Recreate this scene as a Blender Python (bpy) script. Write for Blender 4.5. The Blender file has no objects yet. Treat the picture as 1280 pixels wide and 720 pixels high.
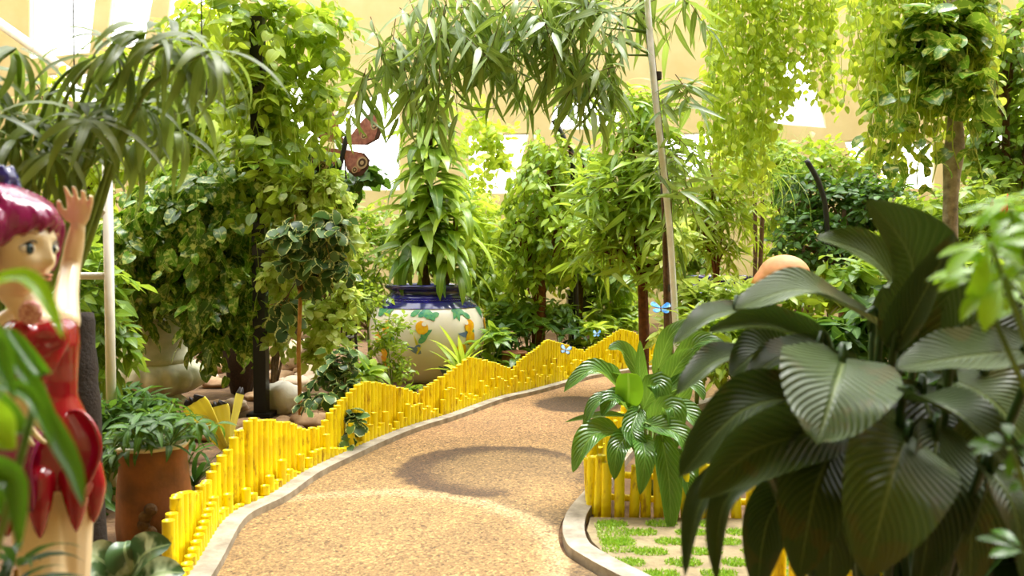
import bpy, bmesh, math, random
import numpy as np
from mathutils import Vector, Matrix, noise as mnoise

RS = np.random.RandomState(7)
rnd = random.Random(11)
C = bpy.context.scene.collection
SC = bpy.context.scene
PI = math.pi

# ------------------------------------------------------------------ camera geometry
FPX = 1000.0
CAMH = 1.35
PITCH = math.atan(35.0 / FPX)
def ray(px, py):
    xc, yc = (px - 640) / FPX, (360 - py) / FPX
    c, s = math.cos(PITCH), math.sin(PITCH)
    return (xc, c + yc * s, -s + yc * c)
def W(px, py, Y):
    d = ray(px, py); t = Y / d[1]
    return Vector((d[0] * t, Y, CAMH + d[2] * t))
def G(px, py, z=0.0):
    d = ray(px, py); t = (z - CAMH) / d[2]
    return Vector((d[0] * t, d[1] * t, z))
def gx(px, Y):
    return W(px, 325, Y).x

# ------------------------------------------------------------------ materials
def lin(c):
    return tuple(((v / 255.0) / 12.92 if v / 255.0 <= 0.04045 else ((v / 255.0 + 0.055) / 1.055) ** 2.4) for v in c) + (1.0,)
class NT:
    def __init__(s, name):
        s.m = bpy.data.materials.new(name); s.m.use_nodes = True
        s.t = s.m.node_tree; s.t.nodes.clear()
        s.out = s.n('ShaderNodeOutputMaterial')
    def n(s, typ, **kw):
        o = s.t.nodes.new(typ)
        for k, v in kw.items():
            if k.startswith('i_'):
                key = k[2:]
                key = int(key) if key.isdigit() else key.replace('_', ' ')
                o.inputs[key].default_value = v
            else: setattr(o, k, v)
        return o
    def l(s, a, b): s.t.links.new(a, b)
    def math(s, op, a, b=None, c=None):
        o = s.n('ShaderNodeMath', operation=op)
        for i, v in enumerate((a, b, c)):
            if v is None: continue
            if isinstance(v, (int, float)): o.inputs[i].default_value = v
            else: s.l(v, o.inputs[i])
        return o.outputs[0]
    def mix(s, f, a, b):
        o = s.n('ShaderNodeMix', data_type='RGBA')
        for i, v in ((0, f), (6, a), (7, b)):
            if isinstance(v, (int, float, tuple)): o.inputs[i].default_value = v
            else: s.l(v, o.inputs[i])
        return o.outputs[2]
    def ramp(s, f, stops):
        o = s.n('ShaderNodeValToRGB')
        cr = o.color_ramp
        while len(cr.elements) < len(stops): cr.elements.new(0.5)
        for e, (p, c) in zip(cr.elements, stops): e.position = p; e.color = c
        s.l(f, o.inputs[0]); return o.outputs[0]
    def noise(s, scale, detail=3, vec=None, rough=0.55):
        o = s.n('ShaderNodeTexNoise'); o.inputs['Scale'].default_value = scale
        o.inputs['Detail'].default_value = detail; o.inputs['Roughness'].default_value = rough
        if vec is not None: s.l(vec, o.inputs['Vector'])
        return o.outputs[0]
    def obj(s): return s.n('ShaderNodeTexCoord').outputs['Object']
    def wpos(s): return s.n('ShaderNodeNewGeometry').outputs['Position']

def simple(name, col, rough=0.5, metal=0.0, var=0.12, scale=12, bump=0.0, col2=None, coat=0.0, spec=0.5):
    t = NT(name)
    f = t.noise(scale, 4, t.obj())
    a = lin(col); b = lin(col2) if col2 else tuple(v * (1 - var * 2.2) for v in a[:3]) + (1,)
    f2 = t.ramp(f, [(0.35, (0, 0, 0, 1)), (0.68, (1, 1, 1, 1))])
    p = t.n('ShaderNodeBsdfPrincipled')
    t.l(t.mix(f2, a, b), p.inputs['Base Color'])
    p.inputs['Roughness'].default_value = rough; p.inputs['Metallic'].default_value = metal
    p.inputs['Coat Weight'].default_value = coat; p.inputs['Coat Roughness'].default_value = 0.06
    p.inputs['Specular IOR Level'].default_value = spec
    if bump:
        bn = t.n('ShaderNodeBump'); bn.inputs['Strength'].default_value = bump; bn.inputs['Distance'].default_value = 0.01
        t.l(t.noise(scale * 4, 5, t.obj()), bn.inputs['Height']); t.l(bn.outputs[0], p.inputs['Normal'])
    t.l(p.outputs[0], t.out.inputs[0]); return t.m

def leafmat(name, c1, c2, rough=0.38, trans=0.4, tcol=None, vein=None, blotch=None, margin=None, pleat=0.0, brown=0.0, spec=0.5, veinw=0.04, freq=16.0):
    """leaf: c1..c2 by leaf, a paler midrib, optional blotches or pale margin, light coming through"""
    t = NT(name)
    at = t.n('ShaderNodeAttribute'); at.attribute_name = 'v'
    uv = t.n('ShaderNodeUVMap'); uv.uv_map = 'UVMap'
    sp = t.n('ShaderNodeSeparateXYZ'); t.l(uv.outputs[0], sp.inputs[0])
    du = t.math('ABSOLUTE', t.math('SUBTRACT', sp.outputs[0], 0.5))
    col = t.mix(at.outputs['Fac'], lin(c1), lin(c2))
    wp = t.obj()
    if blotch:
        nz = t.noise(blotch[2] if len(blotch) > 2 else 38, 3, wp)
        f = t.ramp(nz, [(0.52, (0, 0, 0, 1)), (0.6, (1, 1, 1, 1))])
        col = t.mix(t.math('MULTIPLY', f, blotch[1]), col, lin(blotch[0]))
    if margin:
        nz = t.math('MULTIPLY', t.math('SUBTRACT', t.noise(60, 2, wp), 0.5), 0.5)
        f = t.math('GREATER_THAN', t.math('ADD', du, nz), 0.41)
        col = t.mix(f, col, lin(margin))
    if vein:
        f = t.math('LESS_THAN', du, veinw)
        col = t.mix(t.math('MULTIPLY', f, 0.7), col, lin(vein))
    if brown:
        nz = t.noise(9, 4, wp)
        edge = t.math('ADD', t.math('MULTIPLY', du, 0.25), nz)
        f = t.ramp(edge, [(0.66, (0, 0, 0, 1)), (0.70, (1, 1, 1, 1))])
        col = t.mix(t.math('MULTIPLY', f, brown), col, lin((120, 82, 40)))
    p = t.n('ShaderNodeBsdfPrincipled')
    p.inputs['Roughness'].default_value = rough; p.inputs['Specular IOR Level'].default_value = spec
    if pleat:
        wv = t.math('SUBTRACT', t.math('MULTIPLY', sp.outputs[1], freq), t.math('MULTIPLY', du, freq * 0.62))
        wob = t.math('MULTIPLY', t.noise(6, 2, wp), 1.2)
        h = t.math('SINE', t.math('MULTIPLY', t.math('ADD', wv, wob), 6.2832))
        hh = t.math('MULTIPLY', h, t.math('MINIMUM', t.math('MULTIPLY', du, 8.0), 1.0))
        mr = t.math('MULTIPLY', t.math('MINIMUM', t.math('MULTIPLY', du, 22.0), 1.0), 1.6)
        bn = t.n('ShaderNodeBump'); bn.inputs['Strength'].default_value = pleat; bn.inputs['Distance'].default_value = 0.006
        t.l(t.math('ADD', hh, mr), bn.inputs['Height']); t.l(bn.outputs[0], p.inputs['Normal'])
        vf = t.math('GREATER_THAN', h, 0.86)
        col = t.mix(t.math('MULTIPLY', vf, 0.35), col, lin(vein or c1))
    t.l(col, p.inputs['Base Color'])
    tr = t.n('ShaderNodeBsdfTranslucent')
    if tcol: t.l(t.mix(0.6, col, lin(tcol)), tr.inputs['Color'])
    else: t.l(col, tr.inputs['Color'])
    mx = t.n('ShaderNodeMixShader'); mx.inputs[0].default_value = trans
    t.l(p.outputs[0], mx.inputs[1]); t.l(tr.outputs[0], mx.inputs[2])
    t.l(mx.outputs[0], t.out.inputs[0]); return t.m

M = {}
M['lime'] = leafmat('lime_leaf', (196, 214, 62), (132, 172, 36), trans=0.5, tcol=(226, 236, 80), vein=(222, 232, 120))
M['limedeep'] = leafmat('fresh_leaf', (172, 198, 56), (84, 128, 26), trans=0.45, tcol=(206, 224, 66), vein=(190, 212, 90))
M['lancelime'] = leafmat('bright_lance_leaf', (172, 202, 72), (88, 134, 34), trans=0.45, tcol=(206, 224, 70), vein=(190, 210, 100))
M['mid'] = leafmat('mid_leaf', (134, 170, 52), (66, 110, 26), trans=0.42, tcol=(190, 212, 64), vein=(160, 190, 90))
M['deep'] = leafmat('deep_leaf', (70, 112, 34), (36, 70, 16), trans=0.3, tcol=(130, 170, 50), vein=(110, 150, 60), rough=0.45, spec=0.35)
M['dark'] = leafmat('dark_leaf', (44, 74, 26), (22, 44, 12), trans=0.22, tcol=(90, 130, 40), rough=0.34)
M['pothos'] = leafmat('pothos_leaf', (100, 152, 38), (40, 88, 20), trans=0.3, tcol=(180, 210, 60), blotch=((214, 222, 110), 0.75, 26), vein=(170, 200, 80), rough=0.25)
M['olive'] = leafmat('lance_leaf', (152, 176, 92), (76, 112, 40), trans=0.36, tcol=(180, 204, 76), vein=(170, 190, 110), rough=0.36)
M['palm'] = leafmat('palm_leaf', (126, 148, 74), (56, 80, 30), trans=0.42, tcol=(160, 186, 66), vein=(130, 150, 80), rough=0.4)
M['varieg'] = leafmat('cream_edged_leaf', (104, 142, 76), (50, 86, 44), trans=0.3, margin=(206, 214, 136), rough=0.34)
M['drac'] = leafmat('strap_leaf', (164, 194, 76), (80, 124, 36), trans=0.42, tcol=(200, 220, 80), vein=(190, 208, 110), rough=0.28)
M['agl'] = leafmat('silver_leaf', (70, 100, 54), (50, 80, 42), trans=0.15, blotch=((186, 200, 160), 0.9, 8), vein=(150, 170, 120), rough=0.3)
M['hero'] = leafmat('pleated_leaf', (76, 98, 42), (36, 54, 20), trans=0.07, tcol=(90, 120, 40), vein=(126, 142, 84), pleat=0.5, brown=0.25, rough=0.38, spec=0.36, veinw=0.014, freq=19)
M['lily'] = leafmat('lily_leaf', (84, 130, 48), (44, 88, 26), trans=0.3, tcol=(150, 190, 60), vein=(140, 176, 90), pleat=0.5, rough=0.22, spec=0.6, veinw=0.02, freq=12)
M['lilybright'] = leafmat('young_leaf', (138, 192, 40), (110, 170, 30), trans=0.5, tcol=(170, 215, 40), vein=(170, 210, 90), rough=0.3)
M['near'] = leafmat('near_leaf', (70, 124, 26), (36, 78, 16), trans=0.4, tcol=(130, 190, 30), vein=(100, 150, 50), rough=0.28, veinw=0.02)
M['nearbright'] = leafmat('near_bright_leaf', (150, 200, 30), (120, 178, 26), trans=0.5, tcol=(180, 220, 40), vein=(170, 205, 70), rough=0.28, veinw=0.02)
M['sun'] = leafmat('pale_flecked_leaf', (206, 222, 110), (140, 176, 56), trans=0.5, tcol=(220, 232, 110), blotch=((236, 238, 170), 0.5, 30))  # the leaf's own pale yellow-green with cream flecks
M['bark'] = simple('bark', (112, 84, 54), 0.85, var=0.25, scale=22, bump=0.6)
M['barkgrey'] = simple('grey_bark', (176, 164, 140), 0.9, scale=14, bump=0.7, col2=(112, 104, 88))
M['barkred'] = simple('red_bark', (120, 70, 36), 0.85, scale=20, bump=0.6, col2=(78, 44, 24))
M['cane'] = simple('cane', (190, 140, 62), 0.6, scale=16, col2=(150, 100, 40))
M['stemgreen'] = simple('green_stem', (120, 150, 56), 0.5, col2=(80, 112, 36))
M['stemlime'] = simple('lime_stem', (188, 206, 80), 0.5, col2=(150, 180, 56))
M['whitepaint'] = simple('white_paint', (232, 230, 218), 0.4, var=0.05)
M['black'] = simple('black_paint', (20, 19, 20), 0.4, var=0.15)
M['iron'] = simple('dark_iron', (52, 40, 34), 0.5, metal=0.3, var=0.2)
M['wicker'] = simple('wicker', (70, 46, 30), 0.8, scale=60, bump=0.5, col2=(40, 26, 18))
M['straw'] = simple('straw', (130, 106, 52), 0.8, scale=50, bump=0.5, col2=(90, 70, 34))
M['terracotta'] = simple('terracotta', (150, 92, 48), 0.75, scale=7, bump=0.3, col2=(104, 66, 36))
M['cream'] = simple('cream_glaze', (222, 210, 180), 0.5)
M['stone'] = simple('urn_stone', (224, 220, 192), 0.7, scale=9, bump=0.25, col2=(192, 192, 154))
M['rock'] = simple('tan_rock', (190, 156, 118), 0.9, scale=6, bump=0.7, col2=(138, 104, 74))
M['rockpale'] = simple('pale_rock', (226, 204, 180), 0.9, scale=6, bump=0.5, col2=(190, 160, 132))
M['soil'] = simple('soil_brown', (120, 92, 62), 0.95, scale=9, bump=0.8, col2=(82, 58, 38))
M['skin'] = simple('statue_skin', (244, 224, 184), 0.3, var=0.03, coat=0.35)
M['hair'] = simple('statue_hair', (142, 12, 84), 0.22, var=0.12, scale=8, coat=0.6)
M['dress'] = simple('statue_dress', (160, 8, 30), 0.2, var=0.12, scale=7, coat=0.7)
M['petal'] = simple('statue_petal', (150, 10, 96), 0.22, var=0.15, scale=8, coat=0.6)
M['pink'] = simple('pink_paint', (236, 150, 170), 0.3)
M['lip'] = simple('lip_paint', (224, 150, 124), 0.35)
M['brow'] = simple('brow_paint', (190, 140, 90), 0.5)
M['eyewhite'] = simple('eye_white', (240, 236, 226), 0.15, var=0.01, coat=0.5)
M['iris'] = simple('eye_iris', (34, 74, 92), 0.15, coat=0.5)
M['pupil'] = simple('eye_pupil', (8, 8, 12), 0.1, coat=0.5)
M['corsage'] = simple('corsage_paint', (232, 190, 176), 0.4, scale=160, col2=(176, 80, 84))
M['cobalt'] = simple('cobalt_glaze', (36, 32, 112), 0.15, var=0.15, coat=0.7)
M['potwhite'] = simple('white_glaze', (246, 238, 224), 0.25, var=0.05, scale=4, coat=0.5)
M['lemon'] = simple('lemon_paint', (244, 196, 30), 0.3, scale=20, col2=(236, 150, 20))
M['motifleaf'] = simple('motif_leaf_paint', (110, 176, 104), 0.35, scale=22, col2=(30, 128, 112))
M['motifblue'] = simple('motif_blue_paint', (120, 140, 190), 0.35)
M['motifstem'] = simple('motif_yellow_paint', (236, 224, 80), 0.35)
M['salmon'] = simple('salmon_paint', (242, 180, 132), 0.6, scale=5, col2=(232, 152, 104), bump=0.2)
M['orange'] = simple('orange_flower', (240, 110, 30), 0.5)
M['morpho'] = simple('blue_wing', (30, 130, 236), 0.3, metal=0.25, scale=30, col2=(120, 200, 250))
M['morphopale'] = simple('pale_blue_wing', (170, 205, 245), 0.35, scale=30, col2=(96, 150, 225))
M['wingdark'] = simple('dark_wing', (30, 22, 20), 0.6)
M['wingyellow'] = leafmat('yellow_wing', (246, 236, 120), (240, 228, 100), trans=0.5, rough=0.45)
M['wingpink'] = simple('pink_wing', (206, 130, 128), 0.5, scale=26, col2=(160, 84, 88))
M['wingpale'] = simple('pale_ring', (226, 186, 160), 0.5)
M['wingbrown'] = simple('brown_wing', (92, 50, 50), 0.55, scale=30)
M['flower'] = simple('yellow_flower', (248, 200, 30), 0.5)
M['concrete'] = simple('kerb_concrete', (178, 168, 150), 0.9, scale=10, bump=0.5, col2=(134, 124, 108))
M['paver'] = simple('paver_concrete', (150, 134, 100), 0.9, scale=12, bump=0.5, col2=(118, 104, 76))
M['grass'] = leafmat('grass_blade', (176, 208, 62), (126, 176, 44), trans=0.35)
M['frame'] = simple('window_frame', (224, 216, 196), 0.5, var=0.05)

def yellow_bamboo():
    t = NT('yellow_bamboo')
    p = t.n('ShaderNodeBsdfPrincipled'); o = t.wpos()
    oi = t.n('ShaderNodeObjectInfo')
    base = t.mix(oi.outputs['Random'], lin((248, 230, 18)), lin((244, 216, 12)))
    mp = t.n('ShaderNodeMapping'); mp.inputs['Scale'].default_value = (1, 1, 0.28); t.l(o, mp.inputs[0])
    st = t.ramp(t.noise(26, 5, mp.outputs[0], 0.65), [(0.56, (0, 0, 0, 1)), (0.68, (1, 1, 1, 1))])
    base = t.mix(t.math('MULTIPLY', st, 0.75), base, lin((150, 96, 18)))
    t.l(base, p.inputs['Base Color']); p.inputs['Roughness'].default_value = 0.38
    t.l(p.outputs[0], t.out.inputs[0]); return t.m
M['bamboo'] = yellow_bamboo()

def path_mat():
    t = NT('pebble_path')
    p = t.n('ShaderNodeBsdfPrincipled'); pos = t.wpos()
    wn = t.n('ShaderNodeTexNoise'); wn.inputs['Scale'].default_value = 9; t.l(pos, wn.inputs['Vector'])
    wob = t.n('ShaderNodeVectorMath', operation='MULTIPLY_ADD')
    t.l(wn.outputs['Color'], wob.inputs[0]); wob.inputs[1].default_value = (0.12, 0.12, 0); wob.inputs[2].default_value = (-0.06, -0.06, 0)
    pw = t.n('ShaderNodeVectorMath', operation='ADD'); t.l(pos, pw.inputs[0]); t.l(wob.outputs[0], pw.inputs[1])
    def disc(cx, cy, r, soft, sx=1.0, sy=1.0):
        s = t.n('ShaderNodeVectorMath', operation='SUBTRACT'); t.l(pw.outputs[0], s.inputs[0]); s.inputs[1].default_value = (cx, cy, 0)
        m = t.n('ShaderNodeVectorMath', operation='MULTIPLY'); t.l(s.outputs[0], m.inputs[0]); m.inputs[1].default_value = (1 / sx, 1 / sy, 0)
        ln = t.n('ShaderNodeVectorMath', operation='LENGTH'); t.l(m.outputs[0], ln.inputs[0])
        mr = t.n('ShaderNodeMapRange', interpolation_type='SMOOTHSTEP'); t.l(ln.outputs['Value'], mr.inputs[0])
        mr.inputs[1].default_value = r - soft; mr.inputs[2].default_value = r + soft; mr.inputs[3].default_value = 1; mr.inputs[4].default_value = 0
        return mr.outputs[0]
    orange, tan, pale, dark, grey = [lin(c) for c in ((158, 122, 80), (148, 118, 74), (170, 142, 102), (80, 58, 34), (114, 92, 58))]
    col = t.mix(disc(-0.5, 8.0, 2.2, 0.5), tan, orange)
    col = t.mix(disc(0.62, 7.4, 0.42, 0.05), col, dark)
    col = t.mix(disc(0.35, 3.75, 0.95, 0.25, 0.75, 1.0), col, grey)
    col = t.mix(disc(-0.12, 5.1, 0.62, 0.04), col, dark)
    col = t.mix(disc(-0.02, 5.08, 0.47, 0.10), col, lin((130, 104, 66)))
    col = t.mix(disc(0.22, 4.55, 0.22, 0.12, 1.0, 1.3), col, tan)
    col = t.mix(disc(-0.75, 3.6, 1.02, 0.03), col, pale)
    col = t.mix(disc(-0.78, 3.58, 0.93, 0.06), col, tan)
    v = t.n('ShaderNodeTexVoronoi'); v.inputs['Scale'].default_value = 105; t.l(pos, v.inputs['Vector'])
    sep = t.n('ShaderNodeSeparateColor'); t.l(v.outputs['Color'], sep.inputs[0])
    sp = t.ramp(sep.outputs[0], [(0.0, (0.25, 0.21, 0.17, 1)), (0.25, (0.62, 0.58, 0.52, 1)), (0.7, (1.05, 1.0, 0.95, 1)), (1.0, (1.9, 1.85, 1.75, 1))])
    mu = t.n('ShaderNodeMix', data_type='RGBA', blend_type='MULTIPLY'); mu.inputs[0].default_value = 0.72
    t.l(col, mu.inputs[6]); t.l(sp, mu.inputs[7])
    v2 = t.n('ShaderNodeTexVoronoi'); v2.inputs['Scale'].default_value = 64; t.l(pos, v2.inputs['Vector'])
    sep2 = t.n('ShaderNodeSeparateColor'); t.l(v2.outputs['Color'], sep2.inputs[0])
    chip = t.ramp(sep2.outputs[1], [(0.0, (0.34, 0.28, 0.22, 1)), (0.06, (0.42, 0.36, 0.3, 1)), (0.08, (1, 1, 1, 1)), (0.9, (1, 1, 1, 1)), (0.92, (1.5, 1.5, 1.45, 1))])
    mu3 = t.n('ShaderNodeMix', data_type='RGBA', blend_type='MULTIPLY'); mu3.inputs[0].default_value = 0.7
    t.l(mu.outputs[2], mu3.inputs[6]); t.l(chip, mu3.inputs[7]); mu = mu3
    big = t.ramp(t.noise(2.2, 4, pos), [(0.3, (0.82, 0.82, 0.82, 1)), (0.7, (1.1, 1.1, 1.1, 1))])
    mu2 = t.n('ShaderNodeMix', data_type='RGBA', blend_type='MULTIPLY'); mu2.inputs[0].default_value = 1
    t.l(mu.outputs[2], mu2.inputs[6]); t.l(big, mu2.inputs[7])
    t.l(mu2.outputs[2], p.inputs['Base Color']); p.inputs['Roughness'].default_value = 0.75
    bn = t.n('ShaderNodeBump'); bn.inputs['Strength'].default_value = 0.5; bn.inputs['Distance'].default_value = 0.006
    t.l(t.math('SUBTRACT', 1.0, v.outputs['Distance']), bn.inputs['Height']); t.l(bn.outputs[0], p.inputs['Normal'])
    t.l(p.outputs[0], t.out.inputs[0]); return t.m
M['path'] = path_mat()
M['wall'] = simple('beige_wall', (200, 182, 132), 0.85, var=0.05, scale=1.6, col2=(190, 170, 116))
def pane_mat():
    t = NT('window_pane')
    a = t.n('ShaderNodeBsdfTransparent'); a.inputs[0].default_value = (0.96, 0.97, 0.96, 1)
    b = t.n('ShaderNodeBsdfGlossy'); b.inputs[1].default_value = 0.05
    mx = t.n('ShaderNodeMixShader'); mx.inputs[0].default_value = 0.06
    t.l(a.outputs[0], mx.inputs[1]); t.l(b.outputs[0], mx.inputs[2]); t.l(mx.outputs[0], t.out.inputs[0]); return t.m
M['pane'] = pane_mat()

# ------------------------------------------------------------------ mesh building
WL = {}
class MB:
    def __init__(s): s.v = []; s.n = 0; s.f3 = []; s.f4 = []; s.m3 = []; s.m4 = []; s.uv = []; s.r = []
    def add(s, V, F, mat=0, uv=None, r=None):
        V = np.asarray(V, float).reshape(-1, 3); F = np.asarray(F, int)
        if len(F) == 0: return
        (s.f4 if F.shape[1] == 4 else s.f3).append(F + s.n)
        (s.m4 if F.shape[1] == 4 else s.m3).append(np.full(len(F), mat))
        s.v.append(V); s.uv.append(np.zeros((len(V), 2)) if uv is None else uv)
        s.r.append(np.zeros(len(V)) if r is None else r); s.n += len(V)
    def more(s, F, off, mat=0):
        F = np.asarray(F, int)
        (s.f4 if F.shape[1] == 4 else s.f3).append(F + off); (s.m4 if F.shape[1] == 4 else s.m3).append(np.full(len(F), mat))
    def mesh(s, name, mats, org=(0, 0, 0), smooth=True):
        me = bpy.data.meshes.new(name)
        V = np.concatenate(s.v) - np.array(org)
        lv, st, tot, mi = [], [], [], []; pos = 0
        for fl, ml, k in ((s.f4, s.m4, 4), (s.f3, s.m3, 3)):
            if not fl: continue
            F = np.concatenate(fl); lv.append(F.ravel())
            st.append(pos + np.arange(len(F)) * k); pos += len(F) * k; mi.append(np.concatenate(ml))
        lv = np.concatenate(lv).astype(np.int32); st = np.concatenate(st).astype(np.int32); mi = np.concatenate(mi).astype(np.int32)
        me.vertices.add(len(V)); me.vertices.foreach_set('co', V.astype(np.float32).ravel())
        me.loops.add(len(lv)); me.loops.foreach_set('vertex_index', lv)
        me.polygons.add(len(st)); me.polygons.foreach_set('loop_start', st)
        me.polygons.foreach_set('material_index', mi)
        me.polygons.foreach_set('use_smooth', np.full(len(st), bool(smooth)))
        me.update(calc_edges=True)
        ul = me.uv_layers.new(name='UVMap'); UV = np.concatenate(s.uv)[lv]
        ul.data.foreach_set('uv', UV.astype(np.float32).ravel())
        a = me.attributes.new('v', 'FLOAT', 'POINT'); a.data.foreach_set('value', np.concatenate(s.r).astype(np.float32))
        for m in (mats if isinstance(mats, (list, tuple)) else [mats]): me.materials.append(m)
        me.validate(); return me
    def build(s, name, mats, parent=None, smooth=True, loc=None):
        org = WL.get(parent.name, Vector((0, 0, 0))) if parent else (Vector(loc) if loc is not None else Vector((0, 0, 0)))
        me = s.mesh(name, mats, org, smooth)
        o = bpy.data.objects.new(name, me); C.objects.link(o)
        if parent: o.parent = parent
        elif loc is not None: o.location = loc
        WL[o.name] = Vector(org); return o

def tag(o, label=None, cat=None, group=None, kind=None):
    if label: o['label'] = label
    if cat: o['category'] = cat
    if group: o['group'] = group
    if kind: o['kind'] = kind
    return o
def thing(name, label, cat, loc, group=None):
    o = bpy.data.objects.new(name, None); C.objects.link(o); o.location = loc
    o.empty_display_size = 0.1; WL[o.name] = Vector(loc)
    return tag(o, label, cat, group)

def nrm(a): return a / np.maximum(np.linalg.norm(a, axis=-1, keepdims=True), 1e-9)
PROF = {
    'ovate': lambda t: np.sin(PI * np.power(t, 0.72)) ** 0.85,
    'lance': lambda t: np.sin(PI * np.power(t, 0.62)) ** 0.9,
    'heart': lambda t: np.where(t < 0.28, 0.62 + 0.38 * (t / 0.28), np.sqrt(np.clip(1 - ((t - 0.28) / 0.72) ** 1.7, 0, 1))),
    'round': lambda t: np.sqrt(np.clip(1 - (2 * t - 1) ** 2, 0, 1)) ** 0.8,
    'strap': lambda t: np.minimum(1, 0.45 + 2.2 * t) * np.power(np.clip(1 - t, 0, 1), 0.35) ,
    'grass': lambda t: 1 - 0.85 * t,
    'obov': lambda t: np.sin(PI * np.power(t, 1.35)) ** 0.85,
}
def add_leaves(mb, P, D, U, L, Wd, droop=0.6, fold=0.22, prof='ovate', K=4, mat=0, v=None):
    P = np.asarray(P, float).reshape(-1, 3); n = len(P)
    if n == 0: return
    D = nrm(np.asarray(D, float).reshape(-1, 3)); U = np.asarray(U, float).reshape(-1, 3)
    L = np.broadcast_to(np.asarray(L, float), (n,)); Wd = np.broadcast_to(np.asarray(Wd, float), (n,)); dr = np.broadcast_to(np.asarray(droop, float), (n,))
    X = nrm(np.cross(D, U)); N = np.cross(X, D)
    t = np.linspace(0, 1, K + 1); w = PROF[prof](t); w = np.maximum(w, 0.03)
    th = -dr[:, None] * t[None]
    cy, sy = np.cos(th), np.sin(th); dt = 1.0 / K
    y = np.concatenate([np.zeros((n, 1)), np.cumsum((cy[:, 1:] + cy[:, :-1]) / 2, 1) * dt], 1)
    z = np.concatenate([np.zeros((n, 1)), np.cumsum((sy[:, 1:] + sy[:, :-1]) / 2, 1) * dt], 1)
    cen = P[:, None] + L[:, None, None] * (y[..., None] * D[:, None] + z[..., None] * N[:, None])
    ln = -sy[..., None] * D[:, None] + cy[..., None] * N[:, None]
    hw = (Wd[:, None] / 2 * w[None])[..., None]
    lf = cen - X[:, None] * hw + ln * hw * fold; rt = cen + X[:, None] * hw + ln * hw * fold
    V = np.stack([lf, cen, rt], 2).reshape(-1, 3)
    base = np.arange(n)[:, None] * (3 * (K + 1))
    q = []
    for k in range(K):
        a = 3 * k
        q += [[a, a + 1, a + 4, a + 3], [a + 1, a + 2, a + 5, a + 4]]
    F = (base[:, None, :] + np.array(q)[None]).reshape(-1, 4)
    uv = np.stack(np.broadcast_arrays(np.array([0, .5, 1])[None, :], t[:, None]), -1).reshape(-1, 2)
    UV = np.tile(uv, (n, 1)); r = RS.rand(n) if v is None else np.broadcast_to(v, (n,))
    mb.add(V, F, mat, UV, np.repeat(r, 3 * (K + 1)))

def tube(mb, pts, radii, sides=6, mat=0, cap=True, r=0.0):
    pts = np.array([list(p) for p in pts], float); n = len(pts)
    radii = np.broadcast_to(np.asarray(radii, float), (n,))
    T = np.gradient(pts, axis=0); T = nrm(T)
    ref = np.array([0, 0, 1.0]) if abs(T[0][2]) < 0.9 else np.array([1.0, 0, 0])
    a = np.arange(sides) * 2 * PI / sides; V = []
    x = nrm(np.cross(ref, T[0]))
    for i in range(n):
        x = nrm(x - T[i] * np.dot(x, T[i])); yv = np.cross(T[i], x)
        V.append(pts[i] + radii[i] * (np.cos(a)[:, None] * x + np.sin(a)[:, None] * yv))
    V = np.concatenate(V); F = []
    for i in range(n - 1):
        for j in range(sides):
            k = (j + 1) % sides; F.append([i * sides + j, i * sides + k, (i + 1) * sides + k, (i + 1) * sides + j])
    off = mb.n
    if cap: V = np.concatenate([V, pts[:1], pts[-1:]])
    mb.add(V, F, mat, None, np.full(len(V), r))
    if cap:
        m = n * sides
        mb.more([[(j + 1) % sides, j, m] for j in range(sides)] + [[(n - 1) * sides + j, (n - 1) * sides + (j + 1) % sides, m + 1] for j in range(sides)], off, mat)
def smooth_path(pts, n=12):
    P = np.array([list(p) for p in pts], float); m = len(P)
    if m < 3: return [P[0] + (P[1] - P[0]) * i / (n - 1) for i in range(n)]
    out = []
    for u in np.linspace(0, m - 1, n):
        i = min(int(u), m - 2); f = u - i
        p0, p1, p2, p3 = P[max(i - 1, 0)], P[i], P[i + 1], P[min(i + 2, m - 1)]
        out.append(0.5 * ((2 * p1) + (-p0 + p2) * f + (2 * p0 - 5 * p1 + 4 * p2 - p3) * f * f + (-p0 + 3 * p1 - 3 * p2 + p3) * f ** 3))
    return out
def lathe(mb, prof, c, segs=40, mat=0, ripple=None):
    a = np.arange(segs) * 2 * PI / segs; V = []
    for (r, z) in prof:
        rr = np.full(segs, r)
        if ripple: rr = rr * ripple(a, z)
        V.append(np.stack([c[0] + rr * np.cos(a), c[1] + rr * np.sin(a), np.full(segs, c[2] + z)], -1))
    F = []
    for i in range(len(prof) - 1):
        for j in range(segs):
            k = (j + 1) % segs; F.append([i * segs + j, i * segs + k, (i + 1) * segs + k, (i + 1) * segs + j])
    mb.add(np.concatenate(V), F, mat)
def box(mb, c, s, mat=0, rot=None):
    V = np.array([[x, y, z] for x in (-.5, .5) for y in (-.5, .5) for z in (-.5, .5)]) * np.array(s)
    if rot is not None: V = V @ np.array(rot.to_3x3()).T
    V = V + np.array(list(c))
    mb.add(V, [[0, 1, 3, 2], [4, 6, 7, 5], [0, 4, 5, 1], [2, 3, 7, 6], [0, 2, 6, 4], [1, 5, 7, 3]], mat)
def ball(mb, c, r, mat=0, seg=16, ring=10, f=None):
    r = np.broadcast_to(np.asarray(r, float), (3,)); V = []
    for i in range(ring + 1):
        p = PI * i / ring
        for j in range(seg):
            q = 2 * PI * j / seg; V.append((math.sin(p) * math.cos(q), math.sin(p) * math.sin(q), math.cos(p)))
    V = np.array(V)
    if f is not None: V = f(V)
    V = V * r + np.array(list(c)); F = []
    for i in range(ring):
        for j in range(seg):
            k = (j + 1) % seg; F.append([i * seg + j, (i + 1) * seg + j, (i + 1) * seg + k, i * seg + k])
    mb.add(V, F, mat)

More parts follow.
